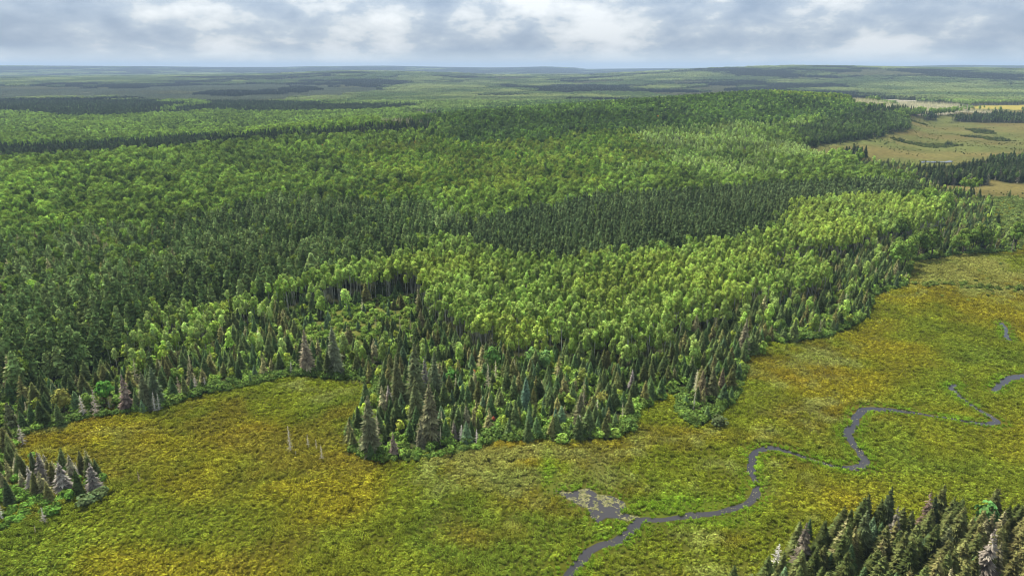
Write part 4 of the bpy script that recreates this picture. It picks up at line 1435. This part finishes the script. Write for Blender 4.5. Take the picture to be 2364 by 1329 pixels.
# keep scattered trees off the ones placed by hand, and off the water
FX = np.array([(f['x'], f['y'], 1.0 if f['key'] in ('dead', 'shrub') else 1.9) for f in FIXED])
for key in list(PLANTS):
    a = np.concatenate(PLANTS[key])
    if len(a) and key in ('spruce', 'fir', 'thin_spruce', 'dead', 'young_leafy', 'shrub', 'aspen', 'pine', 'maple'):
        near = a[:, 1] < 420
        d = np.ones(len(a), bool)
        sub = a[near]
        ok = np.ones(len(sub), bool)
        for fx, fy, fr in FX:
            ok &= np.hypot(sub[:, 0] - fx, sub[:, 1] - fy) > fr
        d[near] = ok
        a = a[d]
    PLANTS[key] = a

# ------------------------------------------------------------------ individuals: the 300 of each kind that show largest
TREES = {
    'spruce': ('spruce_tree', 'spruce tree'), 'fir': ('fir_tree', 'fir tree'), 'old_spruce': ('old_spruce_tree', 'spruce tree'),
    'thin_spruce': ('dying_spruce_tree', 'dying spruce'), 'pine': ('pine_tree', 'pine tree'), 'red_pine': ('red_pine_tree', 'pine tree'),
    'aspen': ('aspen_tree', 'aspen tree'), 'low_aspen': ('leafy_aspen_tree', 'young aspen'), 'maple': ('maple_tree', 'maple tree'), 'young_leafy': ('leafy_tree', 'leafy tree'),
    'dead': ('dead_tree', 'dead tree'), 'shrub': ('alder_shrub', 'shrub'),
}
WHERE = {
    'corner_spruce': 'in the dense lower right corner stand', 'left_clump': 'in the lower left marsh clump', 'aspen': 'in the bright aspen stand',
    'pine': 'in the pines left of the aspens', 'red_pine': 'in the pines behind the aspens', 'birch_strip': 'in the leafy strip before the pines',
    'clearing': 'in the clearing below the aspens', 'wedge': 'in the spruces splitting the aspens', 'mixed_pine': 'in the wood at the left edge',
    'bright_wood': 'on the bright green left slope', 'yellow_wood': 'on the yellowish hill slope', 'dark_wood': 'on the dark crest of the hill',
    'hardwood': 'on the hill slope above the pines', 'pale_aspen': 'on the pale right flank of the hill', 'alder': 'in the thicket at the right edge',
    'shrub_rim': 'in the rim of the marsh', 'marsh': 'on the open marsh at the right', 'far_marsh': 'on the ochre far marsh',
    'dark_conifer': 'in a distant dark conifer block', 'bare_stems': 'among stems by the far marsh', 'bog': 'in the grey-brown bog', 'dead_grey': 'in the grey dead swamp',
    'far_aspen': 'in the far pale woods', 'flank': 'on the flank above the far marsh', 'meadow': 'by the small far meadow', 'yellow_marsh': 'by the sunny far marsh',
}
SHADES = {
    'spruce': [('dark green narrow', 0), ('brown-tinged narrow', 1)], 'fir': [('dark green bushy', 0), ('blue-green bushy', 1)],
    'thin_spruce': [('brownish half bare', 0), ('grey nearly bare', 1)], 'pine': [('deep green conical', 0), ('pale green conical', 1)],
    'red_pine': [('dark slender', 0), ('lighter slender', 1)], 'aspen': [('green tall-stemmed', 0), ('yellow-green tall-stemmed', 1)],
    'low_aspen': [('green low-branched', 0), ('pale low-branched', 1)],
    'maple': [('dark green round-crowned', 0), ('light green round-crowned', 1)], 'young_leafy': [('fresh green leafy', 0), ('yellowing leafy', 1)],
    'dead': [('brown-grey bare', 0), ('bleached bare', 1)], 'shrub': [('dark green', 0), ('light green', 1)],
}
NOUN = {'spruce': 'spruce', 'fir': 'fir', 'thin_spruce': 'spruce', 'pine': 'pine', 'red_pine': 'pine', 'aspen': 'aspen', 'low_aspen': 'aspen', 'maple': 'hardwood', 'young_leafy': 'sapling', 'dead': 'snag', 'shrub': 'bush'}
FRONT_PARTS = [(-900, 480, 'along the left shoreline'), (480, 830, 'behind the head of the meadow'), (830, 1130, 'on the wooded point'), (1130, 1480, 'in the belt below the aspens'),
               (1480, 1760, 'by the spruce tongue'), (1760, 2060, 'on the right shore of the forest'), (2060, 4000, 'at the far right forest corner')]


def place_tree(key, x, y, z, s, tint, label, group, with_parts, form, rotz, w=1.0, tilt=(0, 0)):
    name, cat = TREES[key]
    f = KINDS[key]['forms'][form % len(KINDS[key]['forms'])]
    t = [float(q) for q in tint]
    if with_parts:
        root = bpy.data.objects.new(name, None)
        root.empty_display_size = .5
        COL.objects.link(root)
        for part in ('trunk', 'crown'):
            pn = ('stem' if part == 'trunk' else 'leaves') if key == 'shrub' else (part)
            o = bpy.data.objects.new(pn, f[part])
            o.parent = root
            o['tint'] = t
            COL.objects.link(o)
    else:
        root = bpy.data.objects.new(name, f['whole'])
        COL.objects.link(root)
        root['tint'] = t
    root.location = (x, y, z)
    root.rotation_euler = (tilt[0], tilt[1], rotz)
    root.scale = (s * w, s * w, s)
    root['label'] = label
    root['category'] = cat
    if group:
        root['group'] = group
    return root


def fixed_tint(f):
    r, g, b = f['tint']
    if f['key'] in ('young_leafy', 'shrub'):
        m = (r + g + b) / 3
        return [q * .82 * 1.25 + m * .18 * 1.25 for q in (r, g, b)]
    if f['key'] in ('old_spruce', 'spruce', 'fir'):
        return [r * 1.65, g * 1.72, b * 1.4]
    k = 1.05 if f['key'] == 'thin_spruce' else 1.2
    return [r * k, g * k, b * k * .93]


rp = np.random.default_rng(55)
for f in FIXED:
    place_tree(f['key'], f['x'], f['y'], float(terrain(np.array([f['x']]), np.array([f['y']]))[0]), f['s'], fixed_tint(f), f['label'], f['group'], True,
               int(rp.integers(0, 6)), rp.uniform(0, 6.28), f['w'])

MASS_INFO = {
    'spruce': ('spruce_forest', 'dark narrow spruces massed along the marsh'), 'fir': ('fir_forest', 'bushy firs massed among the spruces'),
    'thin_spruce': ('dying_spruce_forest', 'brown and grey dying spruces scattered through the woods'), 'pine': ('pine_forest', 'planted pines massed on the left slope'),
    'red_pine': ('red_pine_forest', 'slender pines massed behind the aspens'), 'aspen': ('aspen_forest', 'bright yellow-green aspens massed in the middle'),
    'low_aspen': ('low_aspen_forest', 'low-branched aspens at the feet of the bright stand'),
    'maple': ('maple_forest', 'round-crowned hardwoods massed on the hill'), 'young_leafy': ('leafy_undergrowth', 'young broadleaf trees among the spruces'),
    'dead': ('dead_tree_mass', 'bare grey stems scattered through the woods'), 'shrub': ('shrubbery', 'low green bushes at the forest edge and on the marsh'),
    'far_maple': ('distant_hardwood_forest', 'distant hardwoods massed over hill and valley'), 'far_aspen': ('distant_aspen_forest', 'distant pale aspens massed in the valley'),
    'far_conifer': ('distant_spruce_forest', 'distant dark conifers massed in blocks'), 'far_pine': ('distant_pine_forest', 'distant pines massed on the slopes'),
    'far_dead': ('distant_dead_forest', 'distant bare grey stems of drowned woods'),
}
WIDE = {'spruce': (1.05, 1.45), 'fir': (1.0, 1.35), 'thin_spruce': (1.0, 1.35)}
LIMIT = 285
n_fixed = {}
for f in FIXED:
    n_fixed[f['key']] = n_fixed.get(f['key'], 0) + 1
for key, a in PLANTS.items():
    if not len(a):
        continue
    hgt = KINDS[key]['height'] * a[:, 3]
    hp = hgt / a[:, 9 - 1]                      # projected height, relative
    u, v = a[:, 9], a[:, 10]
    take = np.zeros(len(a), bool)
    if key in TREES:
        vis = (u > 4) & (u < 2360) & (v < 1325 + 0.8 * hp * FPX) & (v - hp * FPX * .95 < 1318)
        order = np.argsort(-np.where(vis, hp, -1))
        n = min(LIMIT - n_fixed.get(key, 0), int(vis.sum()))
        take[order[:n]] = True
        place = {}
        for i in order[:n]:
            w_ = WHERE.get(ZONE_NAMES[int(a[i, 7])]) or next(w for lo, hi, w in FRONT_PARTS if lo <= u[i] < hi)
            place.setdefault(w_, []).append(i)
        spot = {}
        for w_, ids in place.items():
            du = np.argsort(np.argsort(u[ids])) / max(len(ids), 1)
            dd = np.argsort(np.argsort(a[ids, 8])) / max(len(ids), 1)
            for i, p_, q_ in zip(ids, du, dd):
                rows_ = ('front row', 'second row', 'third row', 'rear row')
                cols_ = ('far-left', 'left', 'left-centre', 'centre', 'right-centre', 'right', 'far-right')
                spot[i] = '%s %s' % (rows_[int(q_ * 4)], cols_[int(p_ * 7)]) if len(ids) > 12 else cols_[int(p_ * 7)]
        for i in order[:n]:
            zname = ZONE_NAMES[int(a[i, 7])]
            where = WHERE.get(zname)
            if where is None:
                where = next(w for lo, hi, w in FRONT_PARTS if lo <= u[i] < hi)
            lum = a[i, 4:7].sum()
            med = np.median(a[order[:n], 4:7].sum(1))
            sh = SHADES[key][1 if lum > med else 0][0]
            hm_ = hgt[i] / KINDS[key]['height']
            allh = hgt[order[:n]] / KINDS[key]['height']
            size = 'tall' if hm_ > np.quantile(allh, .67) else ('small' if hm_ < np.quantile(allh, .33) else 'middling')
            if key == 'shrub':
                size = {'tall': 'large', 'middling': 'middling', 'small': 'small'}[size]
            if key == 'aspen' and 'tall-stemmed' in sh:
                size = {'tall': 'lofty', 'middling': 'middling', 'small': 'lower'}[size]
            label = ' '.join(('%s %s %s, %s, %s' % (size, sh, NOUN[key], spot[i], where)).split()[:16])
            group = '%s %s' % (TREES[key][0].replace('_', ' ') + 's', where)
            tall_px = hp[i] * FPX * 1024 / 2364
            place_tree(key, a[i, 0], a[i, 1], a[i, 2], a[i, 3], a[i, 4:7], label, group, tall_px > (21 if key != 'shrub' else 99), int(rp.integers(0, 60)), rp.uniform(0, 6.28),
                       float(rp.uniform(*WIDE.get(key, (.85, 1.18)))), (float(rp.normal(0, .02)), float(rp.normal(0, .02))))
    b = a[~take]
    if not len(b):
        continue
    k = len(b)
    rot = np.column_stack([rp.normal(0, .025, k), rp.normal(0, .025, k), rp.uniform(0, 6.28, k)])
    wv = rp.uniform(*WIDE.get(key, (.85, 1.18)), k)
    scl = np.column_stack([b[:, 3] * wv, b[:, 3] * wv, b[:, 3]])
    nm, lab = MASS_INFO[key]
    mass(nm, [f['whole'] for f in KINDS[key]['forms']], b[:, :3], rot, scl, rp.integers(0, len(KINDS[key]['forms']), k), b[:, 4:7], lab)

# ------------------------------------------------------------------ far woods: plots of trees from 2.4 km out
def far_woods():
    rng = np.random.default_rng(77)
    P = {'leafy': [], 'mixed': [], 'needled': [], 'scrub': []}
    for y0, y1, step, sc in ((2380, 6200, 56, 1.0), (6200, 17500, 135, 2.45)):
        x, y = jgrid(y0, y1, step, rng, slope=.84, pad=200)
        z = terrain(x, y)
        zone, u, v, dep = classify(x, y, z)
        n = fbm(x, y, 420, 3, 601) + .12 * (rng.random(len(x)) - .5) - .3 * sstep(8500, 11000, y)  # far ridge pushed to dark conifers, cloud shadow put into the tree colour
        n2 = fbm(x, y, 260, 3, 602)
        n3 = fbm(x, y, 520, 3, 603)
        for i in range(len(x)):
            zn = ZONE_NAMES[zone[i]]
            if zn == 'bog':
                P['scrub'].append((x[i], y[i], z[i], sc, 1.0, *(np.array([.175, .20, .115]) * (.7 + .6 * n2[i]))))
                continue
            if n3[i] > .66 and y[i] < 8500:
                P['scrub'].append((x[i], y[i], z[i], sc, 1.0, *(np.array([.20, .205, .09]) * (.7 + .6 * n2[i]))))
                continue
            if zn in ('meadow', 'far_marsh', 'yellow_marsh', 'bare_stems'):
                continue
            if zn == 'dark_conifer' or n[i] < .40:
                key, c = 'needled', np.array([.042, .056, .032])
            elif n[i] < .47:
                key, c = 'mixed', np.array([.085, .115, .04])
            else:
                w = np.clip((n2[i] - .38) * 3.6, 0, 1)
                key, c = 'leafy', np.array([.075, .11, .036]) * (1 - w) + np.array([.185, .22, .07]) * w
            zs = 1.0 if sc < 2 else 1.25
            P[key].append((x[i], y[i], z[i] - 1.5, sc, zs, *(c * rng.uniform(.85, 1.15))))
    for key, rows in P.items():
        a = np.array(rows)
        k = len(a)
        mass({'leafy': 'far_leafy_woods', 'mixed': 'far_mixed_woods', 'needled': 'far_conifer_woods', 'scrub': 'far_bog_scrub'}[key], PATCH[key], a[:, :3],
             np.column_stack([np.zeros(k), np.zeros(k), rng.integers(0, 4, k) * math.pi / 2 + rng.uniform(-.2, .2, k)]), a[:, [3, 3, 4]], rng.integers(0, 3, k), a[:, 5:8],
             {'leafy': 'hazy broadleaf woods rolling to the horizon', 'mixed': 'hazy mixed woods rolling to the horizon', 'needled': 'hazy dark conifer woods in the distance, standing for cloud shadow on the far ridge', 'scrub': 'grey-brown scrub on the distant bog'}[key])


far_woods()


# ------------------------------------------------------------------ marsh plants
def marsh():
    rng = np.random.default_rng(5150)
    P = []
    for y0, y1, step, big_ in ((100, 300, 1.36, 0), (300, 480, 1.6, 0), (480, 640, 2.3, 1)):
        x, y = jgrid(y0, y1, step, rng, slope=.83, pad=45)
        zone, u, v, dep = classify(x, y, np.zeros_like(x))
        ok = np.isin(zone, [Z['marsh'], Z['left_clump'], Z['alder'], Z['corner_spruce']]) & (u > -160) & (u < 2530)
        x, y, u, v, zone = x[ok], y[ok], u[ok], v[ok], zone[ok]
        wet = stream_distance(x, y)
        ok = wet > -.12 + 1.2 * (fbm(x, y, 3.4, 2, 811) - .42)
        x, y, u, v, wet = x[ok], y[ok], u[ok], v[ok], wet[ok]
        t = marsh_tint(x, y, u, v, wet) * rng.uniform(.8, 1.2, (len(x), 1))
        k = len(x)
        hgt = .45 + .95 * fbm(x, y, 6.5, 2, 801) + .35 * (fbm(x, y, 30, 2, 802) - .5)
        s = hgt * rng.uniform(.6, 1.4, k)
        s *= np.where(wet < 3, .75, 1)
        grass = (fbm(x, y, 13, 2, 803) + .25 * rng.random(k) + np.where(wet < 4, .3, 0)) > .66
        form = np.where(grass, rng.integers(4, 7, k), rng.integers(0, 4, k))
        if big_:
            form = np.where(rng.random(k) < .5, rng.integers(7, 9, k), form)
            s *= np.where(form >= 7, .75, 1.2)
        wv = rng.uniform(.9, 1.35, k) * (1.2 if step > 1 else 1)
        P.append(np.column_stack([x, y, terrain(x, y), s * wv, s * wv, s, form, t]))
    a = np.concatenate(P)
    k = len(a)
    print('marsh clumps', k)
    mass('marsh_grass', MARSH_FORMS, a[:, :3], np.column_stack([rng.normal(0, .12, k), rng.normal(0, .12, k), rng.uniform(0, 6.28, k)]), a[:, 3:6], a[:, 6].astype(int), a[:, 7:10],
         'golden and olive sedge and low shrubs covering the marsh')


marsh()


# floating leaves and scum on the pond
def pond_plants():
    rng = np.random.default_rng(12)
    vs, fs = [], []
    lo, hi = PONDW.min(0), PONDW.max(0)
    n = 0
    while n < 1500:
        x, y = rng.uniform(lo[0], hi[0]), rng.uniform(lo[1], hi[1])
        if not inside(np.array([x]), np.array([y]), PONDW)[0]:
            continue
        if fbm(np.array([x]), np.array([y]), 1.6, 2, 900)[0] < .40 + .22 * rng.random():
            n += .4
            continue
        r = rng.uniform(.1, .26)
        b = len(vs)
        for j in range(6):
            a = j * 1.047 + rng.uniform(-.2, .2)
            vs.append((x + r * math.cos(a) * 1.2, y + r * math.sin(a), .062 + .02 * rng.random()))
        fs.append(tuple(range(b, b + 6)))
        n += 1
    for pth in PATHS[:1]:
        for q in pth[::2]:
            if rng.random() < .35 and fbm(np.array([q[0]]), np.array([q[1]]), 9, 2, 910)[0] > .5:
                for _ in range(5):
                    x, y = q[0] + rng.normal(0, q[2] * .22), q[1] + rng.normal(0, q[2] * .22)
                    r = rng.uniform(.08, .2)
                    b = len(vs)
                    for j in range(6):
                        a = j * 1.047 + rng.uniform(-.2, .2)
                        vs.append((x + r * math.cos(a) * 1.2, y + r * math.sin(a), .062 + .02 * rng.random()))
                    fs.append(tuple(range(b, b + 6)))
    me = bpy.data.meshes.new('lily_pads')
    me.from_pydata(vs, [], fs)
    m = bark_material('floating_leaf', (.09, .095, .035), (.20, .19, .09), .8)
    me.materials.append(m)
    o = bpy.data.objects.new('lily_pads', me)
    COL.objects.link(o)
    o['kind'] = 'stuff'
    o['label'] = 'yellowish floating leaves scattered on the pond'


pond_plants()


# ------------------------------------------------------------------ haze
def haze():
    x0, y0, z0, x1, y1, z1 = -33000, -400, -40, 33000, 30500, 260
    vs = [(x, y, z) for z in (z0, z1) for y in (y0, y1) for x in (x0, x1)]
    fs = [(0, 2, 3, 1), (4, 5, 7, 6), (0, 1, 5, 4), (1, 3, 7, 5), (3, 2, 6, 7), (2, 0, 4, 6)]
    me = bpy.data.meshes.new('haze')
    me.from_pydata(vs, [], fs)
    m, nt, out = nodes_of('thin_haze')
    p = nt.nodes.new('ShaderNodeVolumePrincipled')
    p.inputs['Color'].default_value = (0.46, 0.62, 0.83, 1)
    p.inputs['Density'].default_value = 6.5e-5
    p.inputs['Anisotropy'].default_value = 0.0
    nt.links.new(p.outputs[0], out.inputs['Volume'])
    me.materials.append(m)
    o = bpy.data.objects.new('haze', me)
    COL.objects.link(o)
    o['kind'] = 'stuff'
    o['label'] = 'thin blue haze over the whole landscape'


haze()
print({k: len(v) for k, v in PLANTS.items()})
